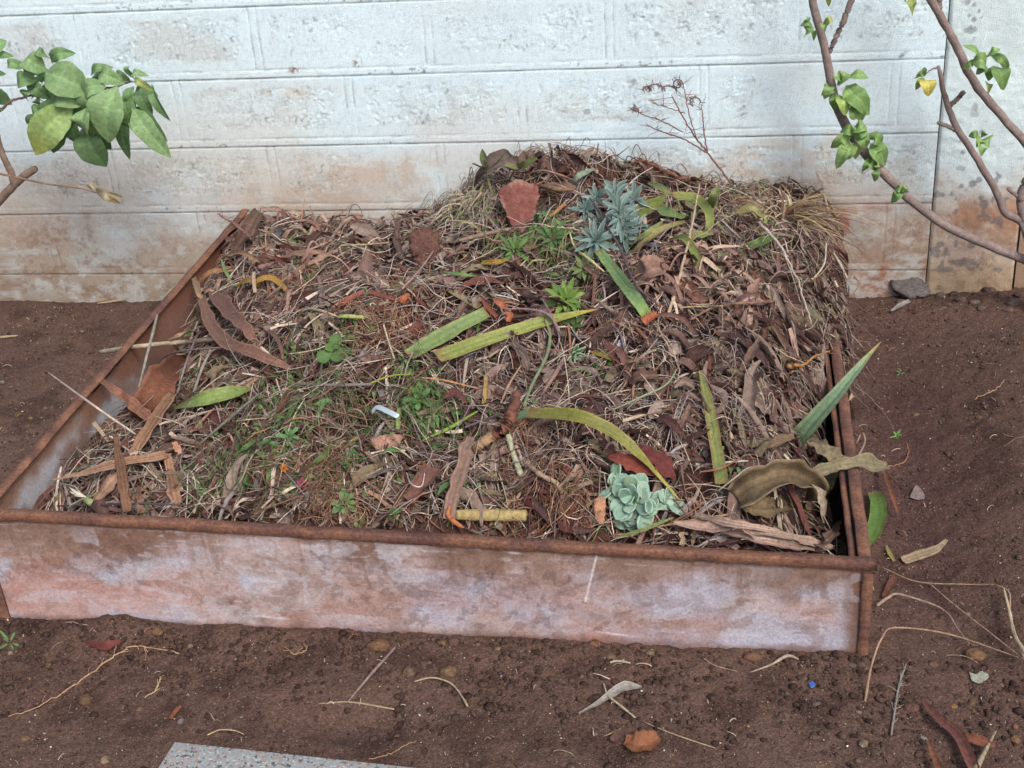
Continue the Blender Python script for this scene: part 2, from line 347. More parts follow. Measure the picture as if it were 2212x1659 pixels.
def build_frame():
    fr = empty('garden_bed_frame', (.92, -.75, 0))
    tag(fr, 'rusty sheet-metal garden bed frame holding the heap, pinkish front panel', 'garden bed')
    # front panel
    xs = np.arange(XL-.035, XR+.012, .0022); zs = np.linspace(-.12, 1, 130)
    X, T = np.meshgrid(xs, zs); top = rimz(X)-.006; Z = -.12+(T+.12)/1.12*(top+.12)
    y = YF+.004*(fbm(X*3, Z*4, 101, 2)-.5)*2+.0012*(fbm(X*40, Z*40, 102, 3)-.5)
    h = (top-Z)/.24                                               # 0 at rim
    a = fbm(X*3.2, Z*7, 103, 5); b = fbm(X*5+4, Z*10, 104, 5); d = fbm(X*12, Z*16, 105, 4)
    pink = mix(lin(178, 156, 150), lin(184, 148, 140), sm(a, .4, .6))
    lav = mix(lin(174, 164, 170), lin(180, 174, 184), sm(b, .35, .6))
    c = mix(pink, lav, sm(b+.30*(X-.9), .42, .66))
    rs = sm(.62-h*1.15+1.5*(a-.5)+.8*(d-.5), .15, .62)
    c = mix(c, lin(140, 114, 98), rs*.9)
    c = mix(c, lin(134, 106, 92), .6*sm(.55-h+.7*(d-.5)+.5*(b-.5), .0, .6))
    c = mix(c, lin(118, 86, 72), sm(.40-h*1.3+1.3*(b-.5)+1.1*(d-.5), .1, .7)*.7)
    c = mix(c, lin(180, 180, 190), .75*sm(d*.5+a*.5, .55, .66)*sm(h, .25, .5))
    c = mix(c, lin(164, 118, 102), .5*sm(fbm(X*7, Z*9, 111, 4), .52, .66)*sm(h, .2, .5))
    sc = sm(fbm(X*22+Z*8, Z*160, 115, 3), .66, .72)*sm(fbm(X*5, Z*5, 116, 2), .45, .6); c = mix(c, lin(190, 184, 186), sc*.45)
    rn = sm(fbm(X*70, Z*5, 117, 3), .58, .72)*sm(.6-h, 0, .5); c = mix(c, lin(118, 84, 68), rn*.4)
    e = sm(X-(XR-.045)+.03*(fbm(X*0, Z*18, 106, 3)-.5), 0, .03); c = mix(c, lin(110, 74, 56), e*.85)
    sp = sm(fbm(X*130, Z*130, 107, 2), .70, .80)*sm(fbm(X*6, Z*6, 108, 2), .35, .6); c = mix(c, lin(84, 60, 54), sp*.25)
    c = c*(.9+.2*fbm(X*60, Z*60, 112, 3))[..., None]; c = mix(c, lin(128, 98, 84), .35*sm(fbm(X*26, Z*34, 113, 4), .56, .68)*sm(fbm(X*4, Z*4, 114, 2), .4, .6))
    for (px, pz, r) in ((260, 1215, .010), (500, 1300, .008), (1064, 1238, .008), (955, 1180, .008)):
        q = onY(px, py := pz, YF); c = mix(c, lin(98, 62, 54), .85*gauss(X, Z, q[0], q[2], r, r)*sm(vn(X*200, Z*200, 109), .1, .5))
    for sd_, (k1, k2) in enumerate(((30, 40), (55, 60), (18, 30))):
        fl = sm(fbm(X*k1+4*fbm(X*9, Z*9, 130+sd_, 3), Z*k2, 131+sd_, 5, .6), .565, .59)*sm(fbm(X*3.5+sd_*7, Z*6, 135+sd_, 3), .46, .6)
        c = mix(c, [lin(126, 92, 76), lin(92, 66, 60), lin(196, 190, 194)][sd_], fl*(.36, .36, .34)[sd_])
    q0, q1 = onY(1292, 1187, YF), onY(1264, 1300, YF); tt = np.clip((q0[2]-Z)/(q0[2]-q1[2]), -1, 2)
    ln = np.exp(-((X-(q0[0]+(q1[0]-q0[0])*tt))/.0018)**2)*(tt > 0)*(tt < 1); c = mix(c, lin(222, 208, 205), ln*.8)
    for (px, py, l) in ((575, 1331, .018), (607, 1334, .013), (1110, 1192, .01), (1330, 1370, .03), (1195, 1178, .02)):
        q = onY(px, py, YF); c = mix(c, lin(222, 214, 214), .8*gauss(X, Z+.1*(X-q[0]), q[0], q[2], l, .0022))
    c = mix(c, lin(120, 88, 76), .7*sm(-Z+.01*(fbm(X*20, Z*0, 110, 2)-.5), -.022, -.004))
    V = np.stack([X, y, Z], -1).reshape(-1, 3)
    mk('front_panel', V, gridF(len(xs), len(zs)), M_metal, c.reshape(-1, 3)*np.array([.83, .88, .94]), parent=fr, solid=.0025)
    # side panels (inner faces show)
    for nm, x0, y1, z0f, z1b in (('l', XL, -.02, rimz(XL), .297), ('r', XR, -.02, rimz(XR), .225)):
        ys = np.linspace(YF+.006, y1, 300); ts = np.linspace(0, 1, 50); Yg, T = np.meshgrid(ys, ts)
        f = (Yg-YF)/(y1-YF); top = z0f+(z1b-z0f)*f-.004; Z = -.1+T*(top+.1)
        Xg = x0+.035*f*(nm == 'l')+.003*(fbm(Yg*4, Z*4, 120, 2)-.5)*2
        a = fbm(Yg*5, Z*8, 121, 4); dd = top-Z
        c = mix(lin(182, 184, 192), lin(165, 163, 166), a)
        c = mix(c, lin(140, 108, 90), sm(.075-dd+.12*(a-.5)+.05*(fbm(Yg*20, Z*20, 122)-.5), 0, .05))
        c = mix(c, lin(122, 84, 68), sm(fbm(Yg*7, Z*9, 123, 4), .52, .68)*.8)
        if nm == 'l': c = mix(c, lin(124, 84, 68), sm(Yg, -.95, -.7)*.9)
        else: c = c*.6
        V = np.stack([Xg, Yg, Z], -1).reshape(-1, 3)
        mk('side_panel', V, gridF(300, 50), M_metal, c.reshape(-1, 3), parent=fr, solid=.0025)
    # rails: rounded angle iron
    def rail(p0, p1, sec, s, n=160, w=.0015):
        t = np.linspace(0, 1, n)[:, None]; P = np.array(p0)*(1-t)+np.array(p1)*t
        P = P+w*np.stack([fbm(t[:, 0]*30, t[:, 0]*0+k, s+k, 3)-.5 for k in range(3)], 1)*2
        V, F = prism(P, sec); S = len(sec); caps = [np.array([list(range(S))]), np.array([list(range(len(V)-S, len(V)))[::-1]])]
        o = mk('top_rail', V, [F]+caps, M_rail, rust(V, s), parent=fr, smooth=False)
        return o
    L = [(0.0035, -.0155), (.0042, -.0150), (.0042, -.0005), (.0036, .0008), (.0015, .0014), (-.014, .0014), (-.015, .000), (-.014, -.0015), (.001, -.002), (.002, -.0155)]
    rail((XL-.03, YF-.0045, rimz(XL-.03)), (XR+.018, YF-.0045, rimz(XR+.018)), L, 130)
    L2 = [(.005, -.020), (.009, -.015), (.010, -.003), (.007, .003), (0, .004), (-.012, .003), (-.0135, 0), (-.012, -.003), (0, -.004), (.002, -.02)]
    # left rail runs back to the wall; section turned so that the flange points inwards
    rail((XL+.002, YF+.012, rimz(XL)-.004), (XL+.037, -.02, .299), [(-a, b) for a, b in L2][::-1], 140)
    rail((XR+.001, YF+.012, rimz(XR)-.004), (XR+.001, -.02, .227), L2, 150)
    rail((XR-.021, YF+.02, rimz(XR)-.014), (XR-.021, -.02, .217), [(-.005, -.004), (.005, -.004), (.006, .002), (0, .005), (-.006, .002)], 155)
    # corner posts
    for x0, x1 in ((XR-.006, XR+.012), (XL-.037, XL-.004)):
        zt = rimz(x0)-.022; n = 60; zz = np.linspace(-.12, zt, n)
        P = np.stack([np.full(n, (x0+x1)/2)+.001*fbm(zz*20, zz*0, 160), np.full(n, YF-.005), zz], 1)
        hw = (x1-x0)/2; V, F = prism(P, [(-hw, -.003), (hw, -.003), (hw+.001, .001), (hw, .003), (-hw, .003)], up=(0, 1, 0))
        mk('corner_post', V, F, M_rail, rust(V, 160), parent=fr, smooth=False)
build_frame()

# ------------------------------------------------------------------ the heap: soil body and uncountable litter
def build_heap_body():
    xs = np.arange(.108, 1.945, .006); ys = np.arange(-1.485, -.006, .006)
    X, Y = np.meshgrid(xs, ys); Z = H(X, Y)+.022*(fbm(X*30, Y*30, 200, 4)-.5)+.008*(vn(X*110, Y*110, 201)-.5)
    Z = np.where(inheap(X, Y), Z, -.1); Z = np.maximum(Z, G(X, Y)-.06)
    f = gridF(len(xs), len(ys)); ok = (Z > G(X, Y)-.05).ravel(); f = f[ok[f].all(1)]
    c = mix(lin(72, 50, 44), lin(98, 72, 62), fbm(X*9, Y*9, 202, 4))
    V = np.stack([X, Y, Z], -1).reshape(-1, 3)
    o = mk('compost_heap', V, f, M_soil, c.reshape(-1, 3)*.75, origin=np.array([.92, -.75, 0])); tag(o, 'dark reddish crumbly soil of the compost heap under the plant litter', 'compost', kind='stuff')
build_heap_body()

def zone(px, py, rx, ry):                 # an elliptical area of the heap given round a seen spot
    c = at(px, py); k = mpp(c); n = at(px, py-ry); s = at(px, py+ry)
    return (c[0], c[1], rx*k, max(.04, abs(n[1]-s[1])/2))
def scatter(n, zones=None, lo=(.13, -1.46), hi=(1.9, -.03)):
    out = []
    while sum(len(o) for o in out) < n:
        if zones is None:
            p = rng.uniform(lo, hi, (n*3, 2)); p = p[fbm(p[:, 0]*9, p[:, 1]*9, 57, 3)+.25*(p[:, 0] < .6) > rng.uniform(.18, .72, n*3)]
        else:
            z = np.array(zones)[rng.integers(0, len(zones), n*2)]; p = z[:, :2]+rng.normal(0, .8, (n*2, 2))*z[:, 2:]
        keep = inheap(p[:, 0], p[:, 1]) & (H(p[:, 0], p[:, 1]) > G(p[:, 0], p[:, 1])+.01); out.append(p[keep])
    return np.concatenate(out)[:n]
def pick(cols, n, jit=.18):
    c = np.array([lin(*q) for q in cols])[rng.integers(0, len(cols), n)]
    return c*rng.uniform(1-jit, 1+jit, (n, 1))*np.array([.82, .845, .855])
TILT = .22
def follow(XY, L, K, curl, lay, arch=.02, sink=.0, kink=.0, head=None):
    n = len(XY); h = rng.uniform(0, 2*np.pi, n) if head is None else head
    t = np.linspace(-.5, .5, K)[None]; cu = rng.normal(0, curl, (n, 1)); cu2 = rng.normal(0, curl*.8, (n, 1))
    ang = h[:, None]+cu*t*2+cu2*np.sin(t*6+rng.uniform(0, 6, (n, 1)))
    if kink: ang = ang+np.cumsum(rng.normal(0, kink, (n, K)), 1)
    st = (L/(K-1))[:, None]; dx = np.cumsum(np.cos(ang)*st, 1); dy = np.cumsum(np.sin(ang)*st, 1)
    x = XY[:, :1]+dx-dx.mean(1, keepdims=True); y = XY[:, 1:]+dy-dy.mean(1, keepdims=True)
    y = y+np.maximum(0, -1.472-y.min(1, keepdims=True))-np.maximum(0, y.max(1, keepdims=True)+.014)
    x = x+np.maximum(0, .126-x.min(1, keepdims=True))-np.maximum(0, (x-xmax(y)+.003).max(1, keepdims=True))
    z0 = np.maximum(H(x, y), G(x, y)); tl_ = t+.5
    line = z0[:, :1]*(1-tl_)+z0[:, -1:]*tl_; line = line+.65*np.maximum(0, (z0-line).max(1, keepdims=True))
    z0 = np.maximum(.25*z0+.75*line, z0-.015)          # stiff pieces bridge the hollows instead of hugging them
    z = z0+rng.uniform(*lay, (n, 1))+rng.uniform(-.3, 1, (n, 1))*arch*(1-(2*t)**2)+rng.normal(0, TILT, (n, 1))*t*L[:, None]
    return np.stack([x, y, z], -1)
def strands(name, n, zones, Lr, rr, cols, curl=.5, lay=(-.005, .03), K=8, label='', cat='litter', mat_=None, arch=.02, kink=0, taper=.4, S=3, acc=None):
    XY = scatter(n, zones); L = rng.uniform(*Lr, n)*rng.uniform(.5, 1, n)
    P = follow(XY, L, K, curl, lay, arch, kink=kink)
    r = np.exp(rng.uniform(np.log(rr[0]), np.log(rr[1]), n))[:, None]*(1-(1-taper)*np.abs(np.linspace(-1, 1, K))**3)[None]
    V, F, C = tubes(P, r, pick(cols, n), S)
    acc.add(V, F, C)
def bits(acc, n, zones, Lr, wr, cols, K=6, M=3, lay=(0, .03), shape='leaf', curl=.13, arch=.012, up=.7, cup=.35):
    XY = scatter(n, zones); L = rng.uniform(*Lr, n); P = follow(XY, L, K, curl, lay, arch)
    t = np.linspace(0, 1, K)[None]
    prof = np.sin(np.pi*np.clip(t, .04, .97))**.7 if shape == 'leaf' else (.8+.2*np.sin(t*9))*np.ones((n, 1))
    if shape == 'strap': prof = (1-.5*t)*np.ones((n, 1))
    Wd = rng.uniform(*wr, n)[:, None]*prof
    N = nrm(np.array([0, 0, up])+rng.normal(0, .45, (n, 3)))[:, None]+rng.normal(0, .12, (n, K, 3)); N = nrm(N)
    c = pick(cols, n)[:, None]*rng.uniform(.85, 1.15, (n, K, 1))
    V, F, C = ribbons(P, Wd, N, c, M, rng.normal(cup, .3) if cup else 0); acc.add(V, F, C)

STRAW = [(188, 168, 148), (172, 152, 136), (156, 136, 118), (204, 186, 166)]
GREYT = [(150, 138, 134), (132, 120, 118), (166, 152, 148), (116, 98, 94)]
RUSTT = [(148, 108, 90), (134, 94, 80), (160, 122, 102), (118, 78, 68)]
DARKT = [(92, 66, 62), (78, 54, 52), (106, 76, 68)]
ROSE = [(122, 96, 90), (138, 110, 102), (104, 78, 74), (150, 126, 116)]
GREEN = [(112, 124, 82), (98, 112, 76), (126, 134, 92), (98, 108, 84)]
OLIVE = [(136, 130, 98), (118, 112, 84), (148, 140, 108)]
zall = None
Zgreen = [zone(*a) for a in ((700, 960, 130, 60), (800, 1000, 130, 60), (640, 880, 90, 40), (720, 760, 60, 50), (900, 870, 60, 40), (950, 960, 50, 40), (700, 1060, 110, 35), (560, 960, 90, 60), (420, 850, 60, 30), (800, 930, 90, 40), (480, 1050, 60, 30))]
Zfern = [zone(*a) for a in ((1160, 540, 80, 50), (1190, 560, 70, 40), (1230, 600, 60, 40), (1060, 570, 60, 30))]
Zroot = [zone(*a) for a in ((810, 720, 60, 40), (830, 760, 50, 30), (660, 640, 50, 20), (1130, 1010, 40, 30), (1200, 1120, 60, 15), (690, 1040, 70, 30), (740, 1110, 50, 10))]
Zhair = [zone(*a) for a in ((1640, 820, 110, 90), (1700, 760, 90, 60), (1590, 760, 80, 50), (1740, 690, 60, 60), (1650, 900, 80, 60), (1780, 720, 40, 60), (1600, 960, 60, 40), (1790, 640, 30, 50))]
Zhusk = [zone(*a) for a in ((1500, 610, 110, 40), (1600, 660, 110, 40), (1440, 640, 90, 30), (600, 560, 120, 40), (720, 520, 120, 30), (640, 600, 80, 30))]
Zmid = [zone(*a) for a in ((1250, 850, 200, 80), (1300, 950, 150, 60), (1350, 780, 150, 50), (1150, 900, 100, 60), (900, 620, 200, 60), (1100, 1050, 150, 30))]
Zgrass = [zone(*a) for a in ((980, 440, 50, 30), (1000, 480, 50, 30), (1560, 470, 80, 40), (1640, 470, 60, 40), (1050, 470, 40, 40))]
Zred = [zone(*a) for a in ((830, 630, 90, 40), (1400, 720, 80, 30), (1180, 1120, 60, 12), (560, 620, 60, 30), (1180, 990, 60, 30), (860, 700, 60, 30))]

LIGHT = [(206, 188, 170), (190, 170, 152), (176, 158, 146), (164, 144, 130), (216, 200, 184)]
a = Acc()
strands('', 3900, zall, (.05, .18), (.0007, .0018), LIGHT+STRAW+GREYT+ROSE, .18, kink=.05, lay=(-.005, .035), acc=a)
strands('', 4600, zall, (.02, .07), (.0006, .0017), STRAW+RUSTT+GREYT+LIGHT+ROSE, .5, lay=(-.008, .035), kink=.2, acc=a, K=7)
strands('', 3600, zall, (.05, .2), (.001, .003), DARKT+ROSE+GREYT+RUSTT, .15, kink=.05, lay=(-.012, .03), acc=a, K=6)
strands('', 1000, zall, (.12, .32), (.0007, .0016), LIGHT+GREYT+STRAW, .2, kink=.04, lay=(.005, .04), acc=a, K=10)
strands('', 1300, zall, (.04, .18), (.0022, .0052), DARKT+ROSE+GREYT+RUSTT, .15, kink=.05, lay=(-.01, .02), acc=a, K=7, S=5)
strands('', 900, Zhair, (.04, .13), (.0004, .001), GREYT+STRAW+DARKT, .7, lay=(.0, .05), kink=.2, arch=.05, acc=a, K=11)
strands('', 1800, Zmid, (.03, .11), (.0006, .0013), LIGHT+GREYT+ROSE, .3, lay=(0, .035), kink=.1, acc=a, K=8)
strands('', 700, Zgrass, (.04, .11), (.0005, .001), LIGHT+GREYT, .8, lay=(.0, .04), arch=.04, acc=a, K=9)
strands('', 120, [(1.05, -.14, .28, .05), (1.45, -.16, .25, .05), (.7, -.12, .3, .04)], (.04, .10), (.0008, .002), DARKT+GREYT+ROSE, .3, lay=(.01, .05), arch=.04, kink=.12, acc=a, K=9)
n = 240; p = np.c_[rng.uniform(1.70, 1.79, n), rng.uniform(-.78, -.04, n)]; K = 8; t = np.linspace(0, 1, K)[None, :, None]     # loose ends hanging out over the right side
p0 = np.c_[p, H(p[:, 0], p[:, 1])+rng.uniform(0, .03, n)]; d = nrm(np.c_[rng.normal(.55, .6, n), rng.normal(-.1, .6, n), rng.normal(.0, .5, n)])
Q = p0[:, None]+d[:, None]*t*rng.uniform(.03, .09, (n, 1, 1))+np.array([0, 0, -1.])*t**2*rng.uniform(0, .07, (n, 1, 1))+np.cumsum(rng.normal(0, .0025, (n, K, 3)), 1)
Q[..., 2] = np.maximum(Q[..., 2], G(Q[..., 0], Q[..., 1])+.003); Q[..., 1] = np.minimum(Q[..., 1], -.012)
V, F, C = tubes(Q, np.exp(rng.uniform(np.log(.0004), np.log(.0012), n))[:, None]*np.linspace(1, .6, K)[None], pick(GREYT+DARKT+ROSE+STRAW, n), 3); a.add(V, F, C)
strands('', 170, zall, (.06, .2), (.0045, .008), DARKT+ROSE+GREYT, .15, kink=.06, lay=(-.012, .012), acc=a, K=8, S=7)
o = a.out('twig_litter', M_lit); tag(o, 'tangle of thin dry twigs, straws and stalks all over the heap', 'plant litter', kind='stuff')
a = Acc()
strands('', 1100, Zroot, (.04, .12), (.0005, .0011), [(158, 118, 94), (144, 106, 84), (170, 136, 110), (130, 88, 72)], 1.3, lay=(0, .04), kink=.3, arch=.04, acc=a, K=11)
strands('', 1500, zall, (.03, .10), (.0005, .0011), RUSTT, 1.2, lay=(.0, .03), kink=.3, acc=a, K=10)
o = a.out('root_fibres', M_lit); tag(o, 'curly orange brown root fibres tangled between the twigs on the heap', 'roots', kind='stuff')
a = Acc(); TILT = .4
BRK = [(96, 72, 66), (112, 86, 80), (84, 60, 56), (126, 100, 92), (100, 62, 56), (118, 104, 84), (140, 120, 110), (76, 56, 54)]
bits(a, 2200, zall, (.02, .07), (.0025, .008), BRK, up=.25)
bits(a, 2100, zall, (.03, .10), (.006, .017), BRK, K=8, M=5, lay=(-.01, .03), cup=.7, curl=.3, up=.25)
bits(a, 800, Zmid+Zhusk+Zhair[:4], (.03, .10), (.007, .018), BRK+[(134, 112, 104), (150, 130, 120)], K=8, M=5, lay=(0, .035), cup=.8, curl=.3, up=.2)
bits(a, 2200, zall, (.03, .12), (.0015, .0048), LIGHT+STRAW+ROSE+RUSTT, lay=(-.002, .035), shape='strap', up=.4)
bits(a, 600, Zhusk, (.03, .12), (.002, .008), [(160, 130, 116), (176, 150, 132), (140, 108, 98), (120, 88, 80)], K=9, M=5, lay=(0, .04), shape='strap', arch=.04)
bits(a, 350, Zred, (.02, .06), (.004, .012), [(124, 72, 62), (108, 60, 56), (100, 60, 58)], lay=(0, .025), cup=.5)
bits(a, 900, zall, (.01, .035), (.003, .010), [(120, 112, 112), (142, 130, 128), (100, 90, 88), (84, 60, 56)], lay=(0, .03), shape='chip', up=.3)
bits(a, 150, None, (.06, .14), (.014, .026), BRK+[(134, 114, 104), (112, 104, 84)], K=10, M=7, lay=(-.01, .02), cup=.9, curl=.5, up=.3, arch=.02)
bits(a, 260, [z_ for z_ in Zhair], (.04, .12), (.004, .014), BRK+[(134, 114, 104)], K=8, M=5, lay=(.01, .05), cup=.8, curl=.4, up=.2)
o = a.out('dry_leaf_litter', M_dry); tag(o, 'brown and rose dry leaf scraps and husk shreds all over the heap', 'plant litter', kind='stuff')
a = Acc(); TILT = .3
strands('', 700, zall, (.05, .16), (.0006, .0013), GREEN+OLIVE, .4, lay=(0, .035), acc=a, K=8)
strands('', 900, Zgreen, (.04, .12), (.0005, .0011), GREEN+OLIVE, .6, lay=(0, .045), kink=.12, arch=.04, acc=a, K=8)
strands('', 400, Zfern+Zgrass, (.03, .10), (.0006, .0013), GREEN+OLIVE, .5, lay=(0, .04), acc=a, K=6)
def clumps(nc, zones, per, R, Lr, wr, cols, shape='leaf'):
    cen = scatter(nc, zones); zz = []
    for c in cen: zz += [(c[0], c[1], R, R)]
    for z_ in zz: bits(a, int(rng.integers(*per)), [z_], Lr, wr, [cols[rng.integers(len(cols))]], K=5, lay=(.01, .035), up=.6, shape=shape)
clumps(120, None, (4, 18), .018, (.007, .016), (.003, .006), [(92, 124, 70), (110, 132, 84)])
GL = [(92, 124, 70), (80, 110, 62), (110, 138, 84), (124, 138, 88), (100, 132, 82)]
clumps(90, Zgreen, (6, 22), .018, (.007, .018), (.003, .0065), GL)
clumps(26, Zgreen, (3, 8), .02, (.02, .05), (.003, .008), GL)
clumps(26, Zfern, (5, 10), .02, (.025, .05), (.004, .008), GL+[(118, 86, 70)])
clumps(20, None, (3, 8), .02, (.012, .035), (.003, .007), GL)
bits(a, 260, Zgrass+Zfern, (.03, .09), (.0015, .004), [(140, 140, 96), (128, 130, 84), (156, 150, 112)], K=7, lay=(0, .04), shape='strap', arch=.04)
TILT = .22
o = a.out('green_weeds', M_leaf); tag(o, 'small fresh green weed leaves and stems mixed into the left half of the heap', 'weeds', kind='stuff')

# ------------------------------------------------------------------ loose crumbs, grit and straw bits on the soil
def rocks(P, R, C, acc, flat=.7):
    t = (1+5**.5)/2; v = nrm(np.array([(-1, t, 0), (1, t, 0), (-1, -t, 0), (1, -t, 0), (0, -1, t), (0, 1, t), (0, -1, -t), (0, 1, -t), (t, 0, -1), (t, 0, 1), (-t, 0, -1), (-t, 0, 1)], float))
    f = np.array([(0, 11, 5), (0, 5, 1), (0, 1, 7), (0, 7, 10), (0, 10, 11), (1, 5, 9), (5, 11, 4), (11, 10, 2), (10, 7, 6), (7, 1, 8), (3, 9, 4), (3, 4, 2), (3, 2, 6), (3, 6, 8), (3, 8, 9), (4, 9, 5), (2, 4, 11), (6, 2, 10), (8, 6, 7), (9, 8, 1)])
    n = len(P); s = rng.uniform(.6, 1.3, (n, 1, 3))*np.array([1, 1, flat]); a = rng.uniform(0, 6.28, n); c, q = np.cos(a), np.sin(a)
    V = v[None]*s*rng.uniform(.8, 1.15, (n, 12, 1))*R[:, None, None]
    V = np.stack([V[..., 0]*c[:, None]-V[..., 1]*q[:, None], V[..., 0]*q[:, None]+V[..., 1]*c[:, None], V[..., 2]], -1)+P[:, None]
    F = (f[None]+(np.arange(n)*12)[:, None, None]).reshape(-1, 3); acc.add(V.reshape(-1, 3), F, np.repeat(C, 12, 0))
def ground_pts(n):
    out = []
    while sum(map(len, out)) < n:
        p = rng.uniform((-.7, -2.1), (2.7, -.03), (n*2, 2)); x, y = p.T
        bad = (x > XL-.04) & (x < XR+.02) & (y > YF-.012); bad |= inheap(x, y)
        out.append(p[~bad])
    return np.concatenate(out)[:n]
a = Acc()
p = ground_pts(30000); R = np.exp(rng.normal(np.log(.0018), .5, len(p))); R = np.clip(R, .001, .009)
rocks(np.c_[p, G(*p.T)+R*.2+.001], R, pick([(92, 75, 67), (82, 66, 60), (102, 83, 75), (74, 60, 54)], len(p), .15), a)
p = ground_pts(5000); R = np.clip(np.exp(rng.normal(np.log(.0011), .35, len(p))), .001, .005)
rocks(np.c_[p, G(*p.T)+R*.4+.003], R, pick([(170, 142, 112), (150, 112, 84), (190, 172, 150), (140, 120, 108), (206, 196, 186)], len(p), .15), a)
# crumbs heaped along the foot of the front panel and beside the right rail
n = 4200; x = rng.uniform(-.1, 2.0, n); y = YF-.012-np.abs(rng.normal(0, .13, n)); R = np.clip(np.exp(rng.normal(np.log(.003), .55, n)), .0015, .009)
rocks(np.c_[x, y, G(x, y)+R*.3], R, pick([(76, 60, 54), (68, 52, 47), (86, 68, 60)], n, .15), a)
o = a.out('soil_crumbs', M_stone); tag(o, 'loose brown soil crumbs and pale grit strewn over the bare ground', 'soil crumbs', kind='stuff')
a = Acc()
p = ground_pts(650); n = len(p); K = 6; L = np.clip(np.exp(rng.normal(np.log(.014), .7, n)), .004, .07); h = rng.uniform(0, 6.28, n)
t = np.linspace(-.5, .5, K)[None]; ang = h[:, None]+rng.normal(0, .3, (n, 1))*t*2+np.cumsum(rng.normal(0, .22, (n, K)), 1)
x = p[:, :1]+np.cumsum(np.cos(ang), 1)*L[:, None]/K; y = np.minimum(p[:, 1:]+np.cumsum(np.sin(ang), 1)*L[:, None]/K, -.02)
y = np.where((x > .05) & (x < 1.78) & (y > -1.52) & (p[:, 1:] < -1.5), -1.52, y)
P = np.stack([x, y, G(x, y)+.004+.004*(1-4*t**2)], -1)
V, F, C = tubes(P, np.exp(rng.uniform(np.log(.0004), np.log(.0011), n))[:, None]*np.ones((1, K)), pick(STRAW+RUSTT[:3]+[(196, 176, 150)], n), 3); a.add(V, F, C)
o = a.out('straw_bits', M_lit); tag(o, 'short pale straw and rootlet bits scattered over the bare soil', 'straw', kind='stuff')

# ------------------------------------------------------------------ single things, each laid on the surface it rests on
def spline(P, K):
    P = np.asarray(P, float)
    if len(P) == 2: P = np.array([P[0], (P[0]+P[1])/2, P[1]])
    Q = np.r_[[2*P[0]-P[1]], P, [2*P[-1]-P[-2]]]; n = len(P)-1
    t = np.linspace(0, n, K); i = np.minimum(t.astype(int), n-1); f = (t-i)[:, None]
    a, b, c, d = Q[i], Q[i+1], Q[i+2], Q[i+3]
    return .5*(2*b+(c-a)*f+(2*a-5*b+4*c-d)*f*f+(3*b-a-3*c+d)*f**3)
def P3(path, lift=.02, K=24, Y=None):
    W = []
    for q in path:
        if Y is not None: W.append(onY(q[0], q[1], q[2] if len(q) > 2 else Y))
        else:
            l = q[2] if len(q) > 2 else lift; a_ = at(q[0], q[1], l)
            W.append(at(q[0], q[1], l+.013) if inheap(a_[0], a_[1]) else a_)
    W = spline(np.array(W), K)
    if Y is None:                                                 # never dip into what it lies on
        s = surf(W[:, 0], W[:, 1])+.004+.012*inheap(W[:, 0], W[:, 1]); W[:, 2] = np.maximum(W[:, 2], s)
    return W
def wid(ws, K):
    return np.interp(np.linspace(0, 1, K), np.linspace(0, 1, len(ws)), ws)
def c3(c): return lin(*c) if len(c) == 3 else c
def ribgeo(W, ws, col, K, M=7, cup=.25, edge=None, tipc=None, face=.55, stripes=.12, wav=0, twist=0, tilt=None, tipfrom=.6, ends=False, rag=.03, dull=(.63, .62, .60)):
    m_ = mpp(W.mean(0)); hw = wid(ws, K)*m_/2
    V_ = nrm(CAMP-W); N = nrm(V_*face+np.array([0, 0, 1.])*(1-face)+(np.array(tilt) if tilt is not None else 0))
    T = nrm(np.gradient(W, axis=0)); s = nrm(np.cross(T, N)); n = np.cross(s, T)
    if twist:
        a = np.linspace(0, twist, K)[:, None]; s, n = s*np.cos(a)+n*np.sin(a), n*np.cos(a)-s*np.sin(a)
    u = np.linspace(-1, 1, M); ph = rng.uniform(0, 6)
    jl = 1+rag*np.interp(np.linspace(0, 1, K), np.linspace(0, 1, 14), rng.normal(0, 1, 14)); jr = 1+rag*np.interp(np.linspace(0, 1, K), np.linspace(0, 1, 14), rng.normal(0, 1, 14))
    hh = hw[:, None]*u*np.where(u < 0, jl[:, None], jr[:, None])
    cu = hw[:, None]*u**2*cup
    if wav: cu = cu+wav*np.sin(np.linspace(0, 1, K)[:, None]*22+ph+u*1.5)*np.abs(u)*hw.max()+wav*.6*hw.max()*np.sin(np.linspace(0, 1, K)[:, None]*9+ph*2)
    P = W[:, None]+s[:, None]*hh[..., None]+n[:, None]*cu[..., None]
    v = np.linspace(0, 1, K)[:, None]
    C = np.broadcast_to(c3(col), (K, M, 3)).copy()
    C *= (1+stripes*np.sin(u*9+ph)+.10*np.sin(v*7+ph)+rng.normal(0, stripes*.6, (1, M)))[..., None]
    if tipc is not None: C = mix(C, np.broadcast_to(c3(tipc), C.shape), sm(v+0*u, tipfrom, 1.0))
    if edge is not None: C = mix(C, np.broadcast_to(c3(edge), C.shape), (np.abs(u) > .95)[None]*np.ones((K, 1))*.85)
    if ends:
        C = mix(C, np.broadcast_to(lin(150, 118, 84), C.shape), sm(-v-.03*np.sin(u*7+ph), -.055, .0)*.9)
        C = mix(C, np.broadcast_to(lin(160, 128, 80), C.shape), sm(v+.02*np.sin(u*9+ph), .95, 1.)*.8)
        C = C*(1-.22*np.clip(np.sin(v*31+ph*3)*np.sin(v*13+ph), 0, 1)*(np.abs(u) > .5))[..., None]
    C = C*np.array(dull)
    return P.reshape(-1, 3), gridF(M, K), C.reshape(-1, 3)
def thing(nm, label, cat, group, V, F, C, m_, solid=0):
    o = mk(nm, V, F, m_, C, solid=solid); return tag(o, label, cat, group)
